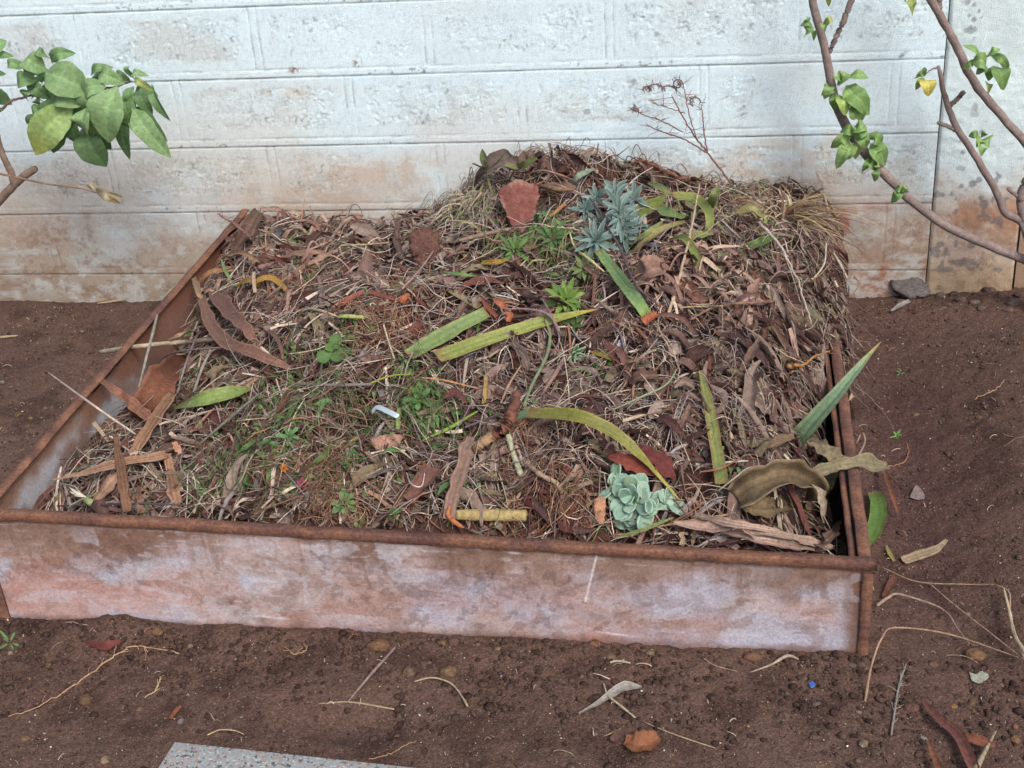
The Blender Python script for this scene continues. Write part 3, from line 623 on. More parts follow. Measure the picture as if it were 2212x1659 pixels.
def blade(nm, cat, label, path, ws, col, group=None, lift=.02, K=26, mat_=None, solid=0, Y=None, **k):
    W = P3(path, lift, K, Y); V, F, C = ribgeo(W, ws, col, K, **k)
    return thing(nm, label, cat, group, V, F, C, mat_ or M_blade, solid)
def tubegeo(W, ws, col, K, S=8, knob=0, tipc=None, sc=1.):
    m_ = mpp(W.mean(0)); r = wid(ws, K)*m_/2*sc
    r = r*(1+knob*(rng.uniform(0, 1, K)-.5)*2); r[0] *= .75; r[-1] *= .6
    C = np.tile(c3(col), (K, 1))*rng.uniform(.86, 1.12, (K, 1))*np.array([.78, .82, .82])
    if tipc is not None: C = mix(C, np.tile(c3(tipc), (K, 1)), sm(np.linspace(0, 1, K), .55, .65))
    # close both ends
    W = np.r_[W[:1], W, W[-1:]]; r = np.r_[1e-5, r, 1e-5]; C = np.r_[C[:1], C, C[-1:]]
    W[0] -= 0; W = W.copy(); T0 = W[1]-W[2]; W[0] = W[1]+T0*.02; W[-1] = W[-2]+(W[-2]-W[-3])*.02
    V, F, CC = tubes(W[None], r[None], C[None], S); return V, F, CC
def stick(nm, cat, label, path, ws, col, group=None, lift=.02, K=30, S=8, mat_=None, knob=.08, jag=0, Y=None, twigs=0, tipc=None, tl=.04, **k):
    W = P3(path, lift, K, Y)
    if jag: W[1:-1] += rng.normal(0, jag, (K-2, 3))
    if Y is None: W[:, 2] = np.maximum(W[:, 2], surf(W[:, 0], W[:, 1])+.002)
    V, F, C = tubegeo(W, ws, col, K, S, knob, tipc); A = Acc().add(V, F, C)
    for i in range(twigs):
        j = rng.integers(3, K-3); d = nrm(nrm(W[min(j+1, K-1)]-W[j])*.6+rng.normal(0, .6, 3)+np.array([0, 0, .1])); L = tl*rng.uniform(.4, 1.2)
        Q = W[j]+d*np.linspace(0, L, 6)[:, None]+rng.normal(0, L*.05, (6, 3))*np.linspace(0, 1, 6)[:, None]
        if Y is None: Q[:, 2] = np.maximum(Q[:, 2], surf(Q[:, 0], Q[:, 1])+.002)
        v, f, c = tubes(Q[None], np.linspace(.0009, .0004, 6)[None], np.tile(c3(col), (1, 1)), 4); A.add(v, f, c)
    o = A.out(nm, mat_ or M_bark); return tag(o, label, cat, group)
def petals(C0, ax, n, L, Wd, cols, el=(75, 5), K=8, M=5, cup=.5, bend=.3, obov=False, spread=1., jit=.12, acc=None, edge=None):
    ax = nrm(np.array(ax, float)); e1 = nrm(np.cross(ax, [.2, .9, .3])); e2 = np.cross(ax, e1)
    t = np.linspace(0, 1, K)
    prof = (np.sin(np.pi*np.clip(t, .05, .98)**(1.35 if obov else .85))**.75)
    if obov: prof = np.interp(t, [0, .3, .6, .8, .93, 1], [.4, .7, 1, .9, .5, .08])
    A = acc or Acc()
    for i in range(n):
        f = i/max(1, n-1); az = i*2.39996+rng.normal(0, jit); e = math.radians(el[0]+(el[1]-el[0])*f)+rng.normal(0, jit)
        r = e1*math.cos(az)+e2*math.sin(az); l = L*(.55+.45*f**.7)*rng.uniform(.9, 1.1)
        ang = e-bend*t; d = r*np.cos(ang)[:, None]+ax*np.sin(ang)[:, None]
        W = C0+np.cumsum(d, 0)*l/K; N = -r*np.sin(ang)[:, None]+ax*np.cos(ang)[:, None]
        c = c3(cols[rng.integers(len(cols))])*rng.uniform(.85, 1.1)*.78
        V, F, C = ribbons(W[None], (prof*Wd/2*(.6+.4*f))[None], N[None], c[None], M, cup)
        if edge is not None:
            C = C.reshape(K, M, 3).copy(); C[:, 0] = C[:, -1] = c3(edge)*.8; C[-1] = c3(edge)*.8; C[:, M//2] *= 1.08; C = C.reshape(-1, 3)
        A.add(V, F, C)
    return A
def view_axis(P, a=.6): return nrm(nrm(CAMP-P)*a+np.array([0, 0, 1-a]))

# ---- sword leaves
GS = 'long sword-shaped leaves thrown on the heap'
def B(*a, **k):
    k.setdefault('ends', True); k.setdefault('rag', .05); k.setdefault('M', 9); return blade('sword_leaf', 'leaf', *a, group=GS, **k)
B('long green sword leaf with yellow edges and tip, lying across the middle of the heap', [(945, 772, .05), (1040, 737, .06), (1150, 702, .06), (1225, 682, .055), (1290, 668, .05)], [30, 34, 31, 24, 14, 2], (148, 160, 88), edge=(178, 166, 84), tipc=(188, 176, 70), lift=.06, cup=.15)
B('broad green sword leaf tucked under the yellow-edged one in mid heap', [(882, 768, .03), (960, 722, .045), (1052, 674, .04)], [30, 34, 36, 32, 28], (132, 156, 98), edge=(150, 160, 90), cup=.15)
B('arching olive sword leaf that bends down to the mint green rosette', [(1140, 892, .07), (1245, 898, .10), (1320, 930, .10), (1375, 975, .08), (1425, 1030, .05), (1472, 1085, .03)], [26, 31, 30, 27, 22, 10, 7, 2], (142, 144, 70), edge=(176, 160, 70), tipc=(190, 172, 72), cup=.12, K=32)
B('short folded green leaf base joined to the arching olive leaf', [(1094, 920, .03), (1118, 903, .045), (1150, 886, .07)], [6, 18, 22], (118, 144, 112), cup=.3)
B('thick green sword leaf with an orange cut base, below the silver plant', [(1292, 540, .04), (1330, 590, .05), (1368, 640, .05), (1404, 692, .03)], [22, 27, 28, 27, 24], (126, 158, 104), tipc=(150, 176, 90), cup=.25, tipfrom=.7)
blade('cut_stem_end', 'plant scrap', 'orange torn end at the foot of the thick green sword leaf', [(1391, 698, .05), (1406, 686, .055), (1421, 678, .045)], [22, 20, 10], (172, 104, 76), mat_=M_dry, cup=.6)
B('upright blue-green sword leaf pointing up over the right rail', [(1700, 985, -1.08), (1745, 925, -1.09), (1800, 862, -1.08), (1850, 800, -1.05), (1903, 738, -1.0)], [34, 42, 34, 26, 16, 2], (128, 156, 124), Y=-1.08, edge=(150, 160, 120), tipc=(176, 164, 92), cup=.4, stripes=.2, tipfrom=.75)
B('upright yellow-green sword leaf with reddish edge standing left of the grey root tangle', [(1513, 800, .05), (1530, 870, .05), (1545, 955, .045), (1560, 1045, .03)], [8, 22, 26, 26, 28], (144, 150, 88), edge=(176, 120, 90), cup=.2, tipc=(120, 140, 78))
B('short green leaf with a dark split at the left, beside the red bark sheath', [(365, 886, .03), (420, 868, .045), (490, 850, .045), (547, 838, .03)], [10, 32, 36, 30, 6], (136, 158, 88), edge=(160, 160, 90), cup=.2)
B('flat green leaf at the back left under the brown husks', [(553, 522, .02), (610, 515, .03), (688, 508, .02)], [10, 22, 26, 16], (118, 146, 82), cup=.1)
B('green leaf segment lying on the soil outside the right rail', [(1888, 1064, .02), (1898, 1095, .03), (1890, 1140, .03), (1874, 1178, .015)], [26, 33, 36, 34, 14], (104, 138, 68), cup=.25)
B('narrow green blade against the front rail below the mint rosette', [(1328, 1161, .03), (1385, 1146, .045), (1455, 1118, .035)], [3, 10, 9, 4], (128, 142, 84), cup=.2)
B('yellowed sword leaf half buried right of the little dark succulent', [(1268, 752, .02), (1310, 768, .03), (1370, 796, .02)], [18, 20, 14, 4], (182, 156, 74), cup=.2)
B('narrow upright yellow strip in the centre of the heap', [(1054, 768, .03), (1050, 820, .04), (1045, 878, .03)], [5, 8, 9], (184, 158, 96), cup=.3)
B('tan flat strip pointing at the orange flower scraps', [(920, 596, .03), (975, 628, .035), (1036, 664, .03)], [8, 12, 15, 15], (170, 150, 122), cup=.2)
B('pale green cut blade bit under the plastic strip', [(862, 882, .03), (860, 905, .03), (860, 928, .02)], [8, 10, 10], (136, 160, 96), cup=.4)
B('olive stalk leaf rising to the right of the silver plant', [(1346, 566, .01), (1385, 530, .03), (1430, 496, .045), (1495, 476, .04)], [6, 13, 15, 14], (158, 150, 98), edge=(176, 168, 110), cup=.4)
B('broad yellow-green leaf with yellow midrib right behind the silver plant', [(1366, 470, .03), (1400, 450, .05), (1440, 425, .05)], [14, 34, 30, 10], (132, 146, 78), edge=(176, 170, 90), cup=.3)
B('drooping green leaf with a pale rim at the crest of the heap', [(1422, 446, .05), (1450, 462, .06), (1500, 470, .04)], [20, 26, 22, 6], (118, 142, 84), edge=(150, 164, 112), cup=.3, wav=.2)
B('yellow-edged leaf curving down over the dark hollow near the crest', [(1455, 425, .05), (1500, 430, .07), (1530, 455, .06), (1532, 490, .04), (1520, 512, .02)], [22, 26, 20, 16, 8], (134, 148, 84), edge=(188, 172, 96), cup=.3)
B('curved olive blade hanging left of the husk pile', [(1440, 520, .02), (1475, 515, .05), (1500, 545, .05), (1510, 590, .03), (1515, 625, .01)], [6, 16, 18, 14, 4], (122, 134, 72), edge=(150, 150, 86), cup=.4)
B('short wavy green leaf lying under the crest hollow', [(1470, 512, .02), (1505, 508, .035), (1545, 502, .02)], [8, 20, 18, 8], (138, 150, 92), edge=(160, 160, 110), wav=.2)
B('upright grey-green leaf with crinkled edge above the husks', [(1556, 540, .04), (1560, 580, .04), (1572, 622, .02)], [8, 18, 22, 12], (146, 148, 110), edge=(170, 160, 130), wav=.15)
B('thin bright green grass blade near the brown soil clod', [(958, 587, .03), (1000, 593, .04), (1042, 598, .03)], [3, 8, 6, 1], (110, 158, 80), cup=.2)
B('grey-green blade slanting up at the crest, left of the silver plant', [(1225, 400, .03), (1250, 380, .06), (1285, 364, .05)], [4, 13, 14, 6], (140, 158, 138), cup=.2)
B('thin green blade among the clippings at the back left', [(632, 573, .03), (680, 577, .035), (730, 578, .03)], [2, 5, 4, 2], (124, 158, 96), cup=.2)
B('short green blade crossing the brown scraps left of centre', [(730, 1060, .02), (745, 1015, .03), (765, 955, .03)], [5, 12, 13, 3], (92, 134, 66), cup=.2)
B('short green leaf bit beside the brown strap', [(1018, 948, .02), (1035, 936, .025), (1046, 926, .02)], [6, 9, 5], (112, 140, 90), cup=.2)
for pa, wv, cc, lb in [
    ([(1588, 548, .01), (1640, 525, .04), (1700, 505, .03)], [8, 22, 20, 8], (92, 116, 62), 'dark green blade in the shaded hollow under the golden tuft'),
    ([(1535, 455, .04), (1542, 425, .09), (1552, 398, .10)], [14, 22, 16, 3], (116, 128, 78), 'small upright olive leaf on the crest left of the dead weed stem'),
    ([(1400, 395, .05), (1425, 405, .06), (1450, 420, .04)], [8, 18, 16, 5], (124, 136, 84), 'short olive leaf on the crest right of the silver shoot'),
    ([(1372, 520, .03), (1405, 500, .05), (1432, 478, .05)], [5, 14, 14, 4], (140, 152, 92), 'light green leaf edge pointing up beside the olive stalk leaf'),
    ([(1330, 620, .01), (1355, 600, .02), (1372, 575, .02)], [6, 12, 8], (112, 132, 74), 'small green leaf tucked behind the tan pink husk'),
    ([(1590, 460, .05), (1625, 450, .07), (1650, 470, .05)], [8, 20, 18, 6], (150, 146, 98), 'yellowish crumpled leaf between the crest and the golden tuft'),
    ([(1480, 440, .06), (1500, 455, .07), (1495, 480, .05)], [12, 22, 16, 5], (134, 136, 110), 'grey-green ragged leaf over the yellow-edged one'),
    ([(1560, 620, .03), (1540, 590, .05), (1530, 560, .04)], [4, 12, 12, 5], (108, 122, 70), 'narrow dark olive blade left of the crinkled upright leaf'),
    ([(478, 560, .08), (487, 585, .08), (500, 610, .05)], [3, 7, 7, 3], (128, 150, 100), 'short thin green blade by the left rail above the yellow loops'),
    ([(1215, 812, .03), (1240, 800, .04), (1270, 796, .03)], [3, 6, 5, 2], (120, 140, 86), 'thin green blade bit below the little dark succulent'),
    ([(505, 985, .03), (540, 960, .04), (570, 945, .03)], [4, 10, 10, 3], (104, 134, 74), 'short green blade in the weeds right of the folded orange strip'),
    ([(665, 1010, .03), (700, 985, .04), (720, 950, .03)], [4, 13, 14, 4], (98, 128, 70), 'broad green blade standing in the left weeds above the magenta flower')]:
    B(lb, pa, wv, cc, edge=(150, 152, 100), cup=.35, wav=.08)
# curled yellow leaves
B('curled yellow leaf arching at the upper left beside the brown pods', [(548, 628, .02), (560, 606, .05), (590, 603, .05), (628, 636, .02)], [9, 14, 15, 10], (186, 148, 74), cup=.4)
B('yellow leaf loop under the arching yellow leaf', [(520, 632, .01), (524, 612, .04), (545, 606, .05), (560, 618, .03)], [12, 18, 16, 8], (170, 134, 62), cup=.4)
B('short bright yellow-green leaf bit right of the yellow loops', [(588, 656, .02), (594, 640, .03), (602, 626, .02)], [10, 15, 12], (142, 170, 84), cup=.3)
B('golden bent leaf strip among the serrated weeds', [(1040, 568, .03), (1070, 567, .045), (1100, 562, .03)], [10, 14, 12, 5], (176, 140, 60), cup=.4)

# ---- dry straps, husks and bark
GD = 'dry husks and leaf straps on the heap'
def D(nm, *a, **k):
    m_ = k.pop('mat_', M_dry); k.setdefault('rag', .2); k.setdefault('M', 9); return blade(nm, 'dry leaf', *a, group=GD, mat_=m_, **k)
D('dry_pod', 'long curved brown pod, the lower of two, sweeping from the left rail', [(434, 640, .05), (450, 692, .06), (492, 742, .06), (560, 768, .055), (628, 796, .03)], [18, 24, 27, 27, 20, 8], (138, 104, 92), edge=(160, 124, 106), cup=.5, solid=.0015, stripes=.06)
D('dry_pod', 'broad curved brown pod above the longer one by the left rail', [(455, 626, .04), (480, 660, .065), (520, 700, .06), (556, 742, .03)], [16, 34, 36, 26, 8], (130, 96, 88), edge=(152, 118, 104), cup=.4, solid=.0015, stripes=.06)
D('strap_leaf', 'grey brown strap leaf bent over at the top, running to the front rail', [(1017, 944, .05), (1005, 985, .05), (985, 1050, .045), (968, 1122, .03)], [20, 33, 33, 30, 28], (150, 122, 110), edge=(124, 96, 88), cup=.12, stripes=.14)
D('strap_leaf', 'thin brown shred hanging beside the bent strap leaf', [(1000, 985, .03), (975, 1050, .03), (950, 1118, .02)], [3, 7, 8, 4], (142, 112, 100), cup=.3)
D('bark_sheath', 'large dark red brown bark sheath leaning inside the left panel', [(300, 905, .015), (325, 860, .05), (360, 815, .06), (400, 770, .05)], [46, 64, 66, 44], (128, 84, 66), edge=(150, 104, 84), cup=.35, solid=.002, stripes=.1, tilt=(.35, -.1, 0))
D('husk_strip', 'reddish brown pointed strip poking out over the left rail', [(183, 796, .14), (235, 835, .12), (285, 872, .08), (322, 906, .04)], [3, 14, 20, 24, 20], (150, 106, 88), edge=(172, 128, 108), cup=.4, solid=.0015)
D('fibre_strip', 'orange torn sheath strip slanting down from the green split leaf', [(375, 850, .05), (350, 885, .05), (318, 935, .055), (272, 1002, .05)], [20, 24, 26, 24, 22], (158, 120, 96), edge=(176, 138, 114), cup=.35, solid=.001, stripes=.2)
D('fibre_strip', 'pale orange frayed strip reaching the front left corner', [(272, 1004, .045), (240, 1045, .045), (205, 1086, .03)], [20, 24, 22, 16], (166, 134, 114), edge=(138, 100, 84), cup=.2, solid=.001, stripes=.25)
D('fibre_strip', 'long pointed orange strip lying crosswise at the front left', [(108, 1038, .07), (180, 1022, .07), (250, 1003, .07), (362, 983, .06)], [2, 9, 16, 22, 20], (164, 128, 106), edge=(184, 152, 130), cup=.3, solid=.001, stripes=.22)
D('fibre_strip', 'upright brown strip crossing the pale orange ones at the front left', [(248, 940, .08), (258, 995, .08), (266, 1050, .07), (274, 1106, .05)], [10, 18, 21, 20], (124, 92, 74), edge=(104, 74, 60), cup=.2, solid=.0015)
D('fibre_strip', 'orange brown strip folded down right of the crossed strips', [(362, 980, .06), (368, 1020, .06), (376, 1060, .05), (384, 1098, .03)], [16, 22, 24, 22], (156, 120, 98), edge=(176, 142, 120), cup=.3, solid=.001, stripes=.2)
D('fibre_strip', 'small brown strip standing between the folded and the crossed strips', [(298, 1052, .04), (302, 1080, .04), (306, 1108, .03)], [8, 15, 16], (140, 108, 92), cup=.3)
D('fibre_strip', 'short rusty chip of sheath at the end of the long crosswise strip', [(376, 955, .06), (382, 968, .06), (390, 980, .05)], [10, 14, 10], (190, 142, 116), cup=.3)
D('bamboo_sheath', 'tan triangular sheath above the pale stick on the left rail', [(364, 733, .10), (395, 724, .10), (422, 712, .09)], [3, 16, 26], (176, 150, 126), cup=.2)
D('strap_leaf', 'rust red bent strip left of the upper root tangle', [(722, 672, .03), (742, 652, .045), (760, 642, .04), (788, 628, .03)], [10, 14, 11, 8], (150, 92, 80), edge=(184, 130, 116), cup=.3)
D('strap_leaf', 'rust red strip right of the bent one', [(796, 630, .025), (830, 640, .035), (870, 652, .02)], [6, 12, 10, 4], (140, 84, 76), cup=.3)
D('husk', 'tan pink curled husk with a fold, right of the thick green leaf', [(1366, 612, .02), (1395, 592, .06), (1420, 580, .065), (1452, 590, .03)], [26, 56, 50, 22], (164, 130, 118), edge=(184, 154, 140), cup=.7, stripes=.18)
D('husk', 'brown folded husk below the tan pink one', [(1440, 600, .02), (1480, 625, .05), (1520, 655, .04)], [20, 34, 36, 16], (136, 98, 86), cup=.6, stripes=.2)
D('husk', 'upright pinkish husk peak at the right of the husk pile', [(1612, 658, .01), (1625, 630, .05), (1640, 600, .07)], [40, 34, 18, 3], (156, 122, 112), edge=(176, 146, 134), cup=.5)
D('husk', 'pale wavy husk strip lying in front of the husk peak', [(1570, 652, .03), (1610, 650, .045), (1650, 655, .045), (1682, 650, .03)], [8, 18, 20, 14, 4], (172, 150, 142), wav=.25, cup=.4)
for i, (pa, wv, cc, lb) in enumerate([
    ([(1462, 650), (1500, 664), (1545, 668)], [8, 14, 6], (132, 96, 84), 'brown husk sliver below the tan pink husk'),
    ([(1545, 700), (1600, 675), (1650, 655)], [8, 14, 8], (140, 104, 94), 'long brown husk sliver under the pale wavy strip'),
    ([(600, 560), (650, 548), (700, 545)], [8, 16, 8], (166, 134, 118), 'tan husk sliver in front of the back left green leaf'),
    ([(640, 582), (690, 560), (730, 540)], [6, 15, 9], (174, 142, 124), 'pale tan husk strip right of the back left green leaf'),
    ([(560, 600), (590, 570), (640, 555)], [8, 14, 8], (150, 116, 100), 'bent tan husk strip beside the yellow loops'),
    ([(1230, 560), (1262, 575), (1290, 600)], [6, 12, 6], (140, 110, 98), 'brown shred left of the thick green leaf'),
    ([(1325, 745), (1345, 770), (1358, 800)], [10, 20, 14], (126, 90, 84), 'dark rose leaf scrap right of the yellowed leaf'),
    ([(1420, 860), (1440, 830), (1455, 795)], [10, 18, 16], (122, 92, 82), 'upright brown flap in the right middle of the heap'),
    ([(1290, 935), (1310, 965), (1335, 990)], [8, 22, 12], (112, 74, 70), 'dark plum leaf half under the arching olive leaf'),
    ([(880, 1080), (915, 1040), (935, 1010)], [18, 40, 40], (130, 92, 84), 'plain brown leaf sheet left of the bent strap leaf'),
    ([(1130, 1060), (1150, 1090), (1180, 1105)], [10, 18, 10], (110, 60, 58), 'dark red leaf scrap above the root ball'),
    ([(1210, 1050), (1235, 1030), (1250, 1005)], [4, 14, 10], (154, 132, 120), 'pale brown shred left of the red leaves'),
    ([(850, 930), (830, 905), (812, 890)], [6, 10, 4], (160, 140, 130), 'curled grey shred under the plastic strip'),
    ([(690, 595), (693, 630), (697, 665)], [9, 13, 10], (140, 122, 116), 'upright grey brown strip in the back left of the heap'),
    ([(860, 480), (858, 520), (868, 560)], [10, 16, 10], (108, 84, 80), 'dark upright strap at the back of the heap left of the crest'),
    ([(1600, 700), (1560, 690), (1510, 700)], [6, 12, 8], (150, 122, 110), 'tan strip lying above the grey root tangle')]):
    D('husk', lb, pa, wv, cc, cup=.5, lift=.035, wav=.1, stripes=.18)
D('dry_leaf', 'crumpled grey dried leaf arched over the crest of the heap', [(1028, 395, .02), (1050, 370, .07), (1085, 352, .09), (1120, 362, .07), (1138, 378, .03)], [14, 34, 40, 34, 8], (132, 118, 112), cup=.8, wav=.12, stripes=.16)
D('dry_leaf', 'dark folded leaf standing just right of the crumpled grey one', [(1160, 372, .02), (1174, 350, .06), (1196, 372, .03)], [10, 18, 6], (120, 90, 88), cup=.4)
# red leaves
D('red_leaf', 'red leaf with ragged edge left under the olive tip', [(1312, 986, .04), (1340, 992, .055), (1375, 1005, .055), (1414, 1026, .04)], [6, 26, 36, 32, 10], (134, 70, 60), edge=(150, 92, 76), cup=.25, solid=.0015, wav=.06)
D('red_leaf', 'dark red leaf right of the olive sword leaf tip', [(1372, 972, .05), (1400, 985, .06), (1432, 1005, .05), (1458, 1034, .03)], [16, 44, 46, 34, 6], (116, 62, 60), cup=.25, solid=.0015, wav=.06)
D('red_leaf', 'dull red leaf lying on the soil below the left half of the front panel', [(184, 1386, .008), (225, 1396, .016), (268, 1382, .008)], [4, 20, 20, 4], (112, 62, 58), cup=.3)
for pa, wv, cc, lb in [
    ([(562, 458, .06), (540, 495, .08), (508, 545, .05)], [26, 34, 30, 18], (112, 88, 78), 'dark brown torn sheath standing in the back left corner'),
    ([(590, 470, .03), (598, 495, .05), (600, 520, .03)], [16, 22, 16], (104, 100, 104), 'blue-grey withered tuft leaf beside the back left corner sheath'),
    ([(430, 612, .05), (455, 590, .08), (500, 578, .06)], [8, 14, 12, 5], (154, 118, 90), 'rusty frayed strip over the left rail above the brown pods'),
    ([(418, 600, .07), (428, 630, .08), (440, 655, .05)], [10, 14, 9], (160, 134, 108), 'frayed tan end of the brown pods at the left rail'),
    ([(470, 560, .05), (520, 548, .07), (560, 566, .05)], [6, 14, 12, 5], (146, 116, 96), 'curved tan husk behind the yellow loops'),
    ([(1105, 740, .03), (1130, 770, .04), (1140, 800, .03)], [14, 24, 14], (120, 104, 98), 'grey-brown shredded leaf below the crossing sword leaves'),
    ([(1360, 830, .02), (1385, 815, .04), (1420, 812, .03)], [14, 28, 18], (116, 88, 80), 'flat brown leaf piece right of the rose stalk'),
    ([(1460, 940, .02), (1480, 905, .05), (1492, 870, .04)], [8, 18, 14, 4], (130, 104, 94), 'folded brown strap left of the upright yellow-green leaf'),
    ([(1410, 900, .02), (1450, 915, .05), (1480, 945, .04)], [10, 22, 18, 6], (98, 66, 64), 'dark plum strap above the dark red leaf'),
    ([(960, 860, .03), (985, 850, .05), (1010, 870, .04)], [8, 20, 16, 5], (110, 74, 68), 'rusty brown flake left of the root stump'),
    ([(560, 700, .03), (600, 735, .05), (612, 775, .04)], [6, 10, 9, 5], (132, 104, 92), 'narrow brown strip right of the brown pods'),
    ([(1190, 965, .03), (1215, 950, .04), (1240, 962, .03)], [6, 12, 8], (150, 130, 120), 'curled pale shred below the arching olive leaf'),
    ([(1600, 800, .05), (1625, 760, .08), (1640, 730, .06)], [8, 18, 14, 4], (122, 98, 88), 'brown sheath upright in the grey root tangle'),
    ([(1560, 925, .02), (1545, 900, .03), (1520, 880, .02)], [6, 10, 6], (140, 122, 112), 'grey shred crossing behind the upright yellow-green leaf'),
    ([(640, 830, .02), (618, 860, .04), (600, 890, .03)], [8, 16, 8], (120, 84, 72), 'rust brown flake left of the grey stick'),
    ([(1230, 1070, .03), (1255, 1050, .04), (1280, 1042, .03)], [5, 12, 8], (156, 136, 122), 'pale chip between the cream stalk and the mint rosette')]:
    D('dry_leaf', lb, pa, wv, cc, cup=.6, wav=.15, stripes=.22)
# front right husks
for pa, wv, cc, lb in [
    ([(1455, 1130, .04), (1530, 1140, .05), (1600, 1135, .05), (1640, 1170, .03)], [10, 26, 30, 22, 8], (170, 142, 130), 'pale pink husk strip fanning out right of the mint rosette'),
    ([(1500, 1112, .05), (1560, 1128, .06), (1620, 1138, .055), (1690, 1150, .04)], [12, 18, 20, 14, 6], (178, 152, 138), 'topmost pale husk strip at the front right'),
    ([(1560, 1150, .03), (1620, 1160, .04), (1700, 1178, .035), (1760, 1188, .03)], [8, 24, 28, 18, 6], (160, 132, 122), 'grooved husk lying along the front rail at the right'),
    ([(1620, 1150, .04), (1690, 1158, .05), (1750, 1172, .045), (1800, 1184, .03)], [8, 18, 24, 12], (166, 142, 130), 'striped husk overlapping the grooved one'),
    ([(1470, 1150, .03), (1475, 1165, .03), (1472, 1178, .02)], [10, 12, 10], (186, 160, 138), 'small cream husk tab against the front rail'),
    ([(1500, 1148, .03), (1498, 1164, .03), (1494, 1180, .02)], [7, 8, 6], (186, 162, 140), 'narrow cream husk tab beside the wider one'),
    ([(1420, 1138, .03), (1500, 1125, .055), (1590, 1108, .05)], [3, 7, 6, 2], (180, 154, 120), 'straw coloured narrow husk crossing the pink strips')]:
    D('husk', lb, pa, wv, cc, cup=.45, wav=.12, stripes=.25)
D('curled_leaf', 'big dried olive brown leaf curled into a hollow by the right rail', [(1590, 1075, .02), (1640, 1045, .07), (1700, 1030, .08), (1745, 1050, .07), (1760, 1080, .04)], [50, 66, 66, 60, 40], (118, 102, 80), edge=(150, 132, 106), cup=.9, wav=.22, stripes=.35, rag=.2, K=34, M=11, solid=.001, tilt=(0, -.3, 0))
D('curled_leaf', 'olive leaf lobe lying inside the curled hollow', [(1600, 1090, .03), (1660, 1100, .05), (1730, 1080, .05)], [24, 44, 46, 20], (128, 110, 84), cup=.6, wav=.12, stripes=.25, M=9)
D('curled_leaf', 'white-veined pointed end of the curled leaf', [(1742, 1030, .08), (1768, 1055, .08), (1776, 1090, .06), (1780, 1130, .03)], [16, 24, 18, 3], (172, 158, 142), edge=(140, 116, 100), cup=.5, stripes=.2)
D('curled_leaf', 'greenish dried leaf lobe between the curled leaf and the right rail', [(1790, 1000, .03), (1792, 1035, .05), (1780, 1070, .03)], [20, 40, 30, 10], (156, 150, 116), cup=.4, wav=.15)
D('curled_leaf', 'brown ribbed leaf remnant in the front right corner', [(1745, 1180, .03), (1790, 1165, .05), (1815, 1125, .06)], [18, 30, 22, 6], (140, 112, 96), cup=.6, stripes=.3)
D('leathery_leaf', 'pale green crinkled leaf draped over the right rail', [(1742, 1030, -1.26), (1790, 1010, -1.22), (1850, 1002, -1.20), (1918, 1004, -1.17)], [18, 28, 26, 34, 28], (142, 132, 106), Y=-1.2, edge=(160, 148, 120), cup=.3, wav=.35, K=36, M=9)
D('leathery_leaf', 'crinkled khaki leaf hanging above the draped one by the right rail', [(1752, 945, -1.12), (1778, 968, -1.16), (1805, 988, -1.18), (1822, 1008, -1.2)], [18, 30, 32, 22], (138, 126, 102), Y=-1.15, edge=(156, 142, 116), cup=.3, wav=.35, K=30, M=9)
D('dry_leaf', 'rolled grey brown leaf with a dark mouth below the upright sword leaf', [(1645, 975, .04), (1680, 958, .06), (1720, 948, .05)], [20, 30, 22], (142, 118, 100), cup=.9)

# ---- sticks, straws and roots on the heap
GT = 'twigs and stalks lying on the heap'
def S_(nm, *a, **k): return stick(nm, 'twig', *a, group=GT, **k)
S_('stick', 'pale fluted stick resting on the left rail, cut end over the soil', [(215, 761, .17), (300, 748, .13), (380, 740, .09), (462, 733, .05)], [11, 10, 10, 9], (184, 164, 142), knob=.05)
S_('stick', 'grey stick with a yellow-green end lying in the left middle', [(640, 830, .03), (720, 832, .035), (805, 830, .035)], [6, 7, 7], (136, 124, 122))
S_('shoot', 'yellow-green shoot end beyond the grey stick', [(800, 828, .035), (845, 812, .045), (895, 808, .035)], [5, 4, 3], (164, 160, 76))
S_('root_stump', 'brown fibrous root stump standing in the centre of the heap', [(1115, 850, .05), (1108, 890, .05), (1088, 925, .045), (1060, 945, .04)], [18, 24, 26, 24], (122, 80, 66), knob=.18, jag=.0015)
S_('root_stump', 'tan peeled lower end of the fibrous root', [(1064, 942, .04), (1045, 955, .04), (1024, 972, .025)], [24, 24, 18], (160, 128, 100), knob=.15)
S_('cut_stalk', 'thick ringed yellowish stalk lying along the front rail', [(985, 1112, .02), (1060, 1113, .022), (1140, 1114, .02)], [22, 27, 28, 26], (172, 150, 104), knob=.05, K=40, S=12)
S_('peel', 'curled bright orange peel on the front rail', [(972, 1092, .05), (968, 1112, .05), (982, 1128, .06), (1002, 1140, .06)], [6, 10, 11, 5], (182, 112, 76), knob=.05)
S_('cut_stalk', 'grey-green flat cut stalk right of the root stump', [(1097, 938, .04), (1110, 985, .045), (1126, 1028, .035)], [13, 14, 14], (168, 166, 140), knob=.04)
S_('cut_stalk', 'cream bone-like stalk with knobbly end below the grey-green one', [(1128, 990, .03), (1165, 1024, .035), (1200, 1042, .035), (1215, 1066, .025)], [14, 12, 10, 13], (172, 146, 124), knob=.2)
S_('stalk', 'smooth grey-green hooked stalk in the centre of the heap', [(1178, 690, .05), (1188, 725, .06), (1180, 770, .06), (1150, 830, .05), (1131, 878, .035)], [6, 8, 8, 7, 6], (128, 134, 104), knob=.03)
S_('stalk', 'bright green stalk slanting left of the root stump', [(914, 951, .03), (970, 925, .04), (1032, 888, .035)], [4, 8, 8, 4], (134, 156, 74), knob=.03)
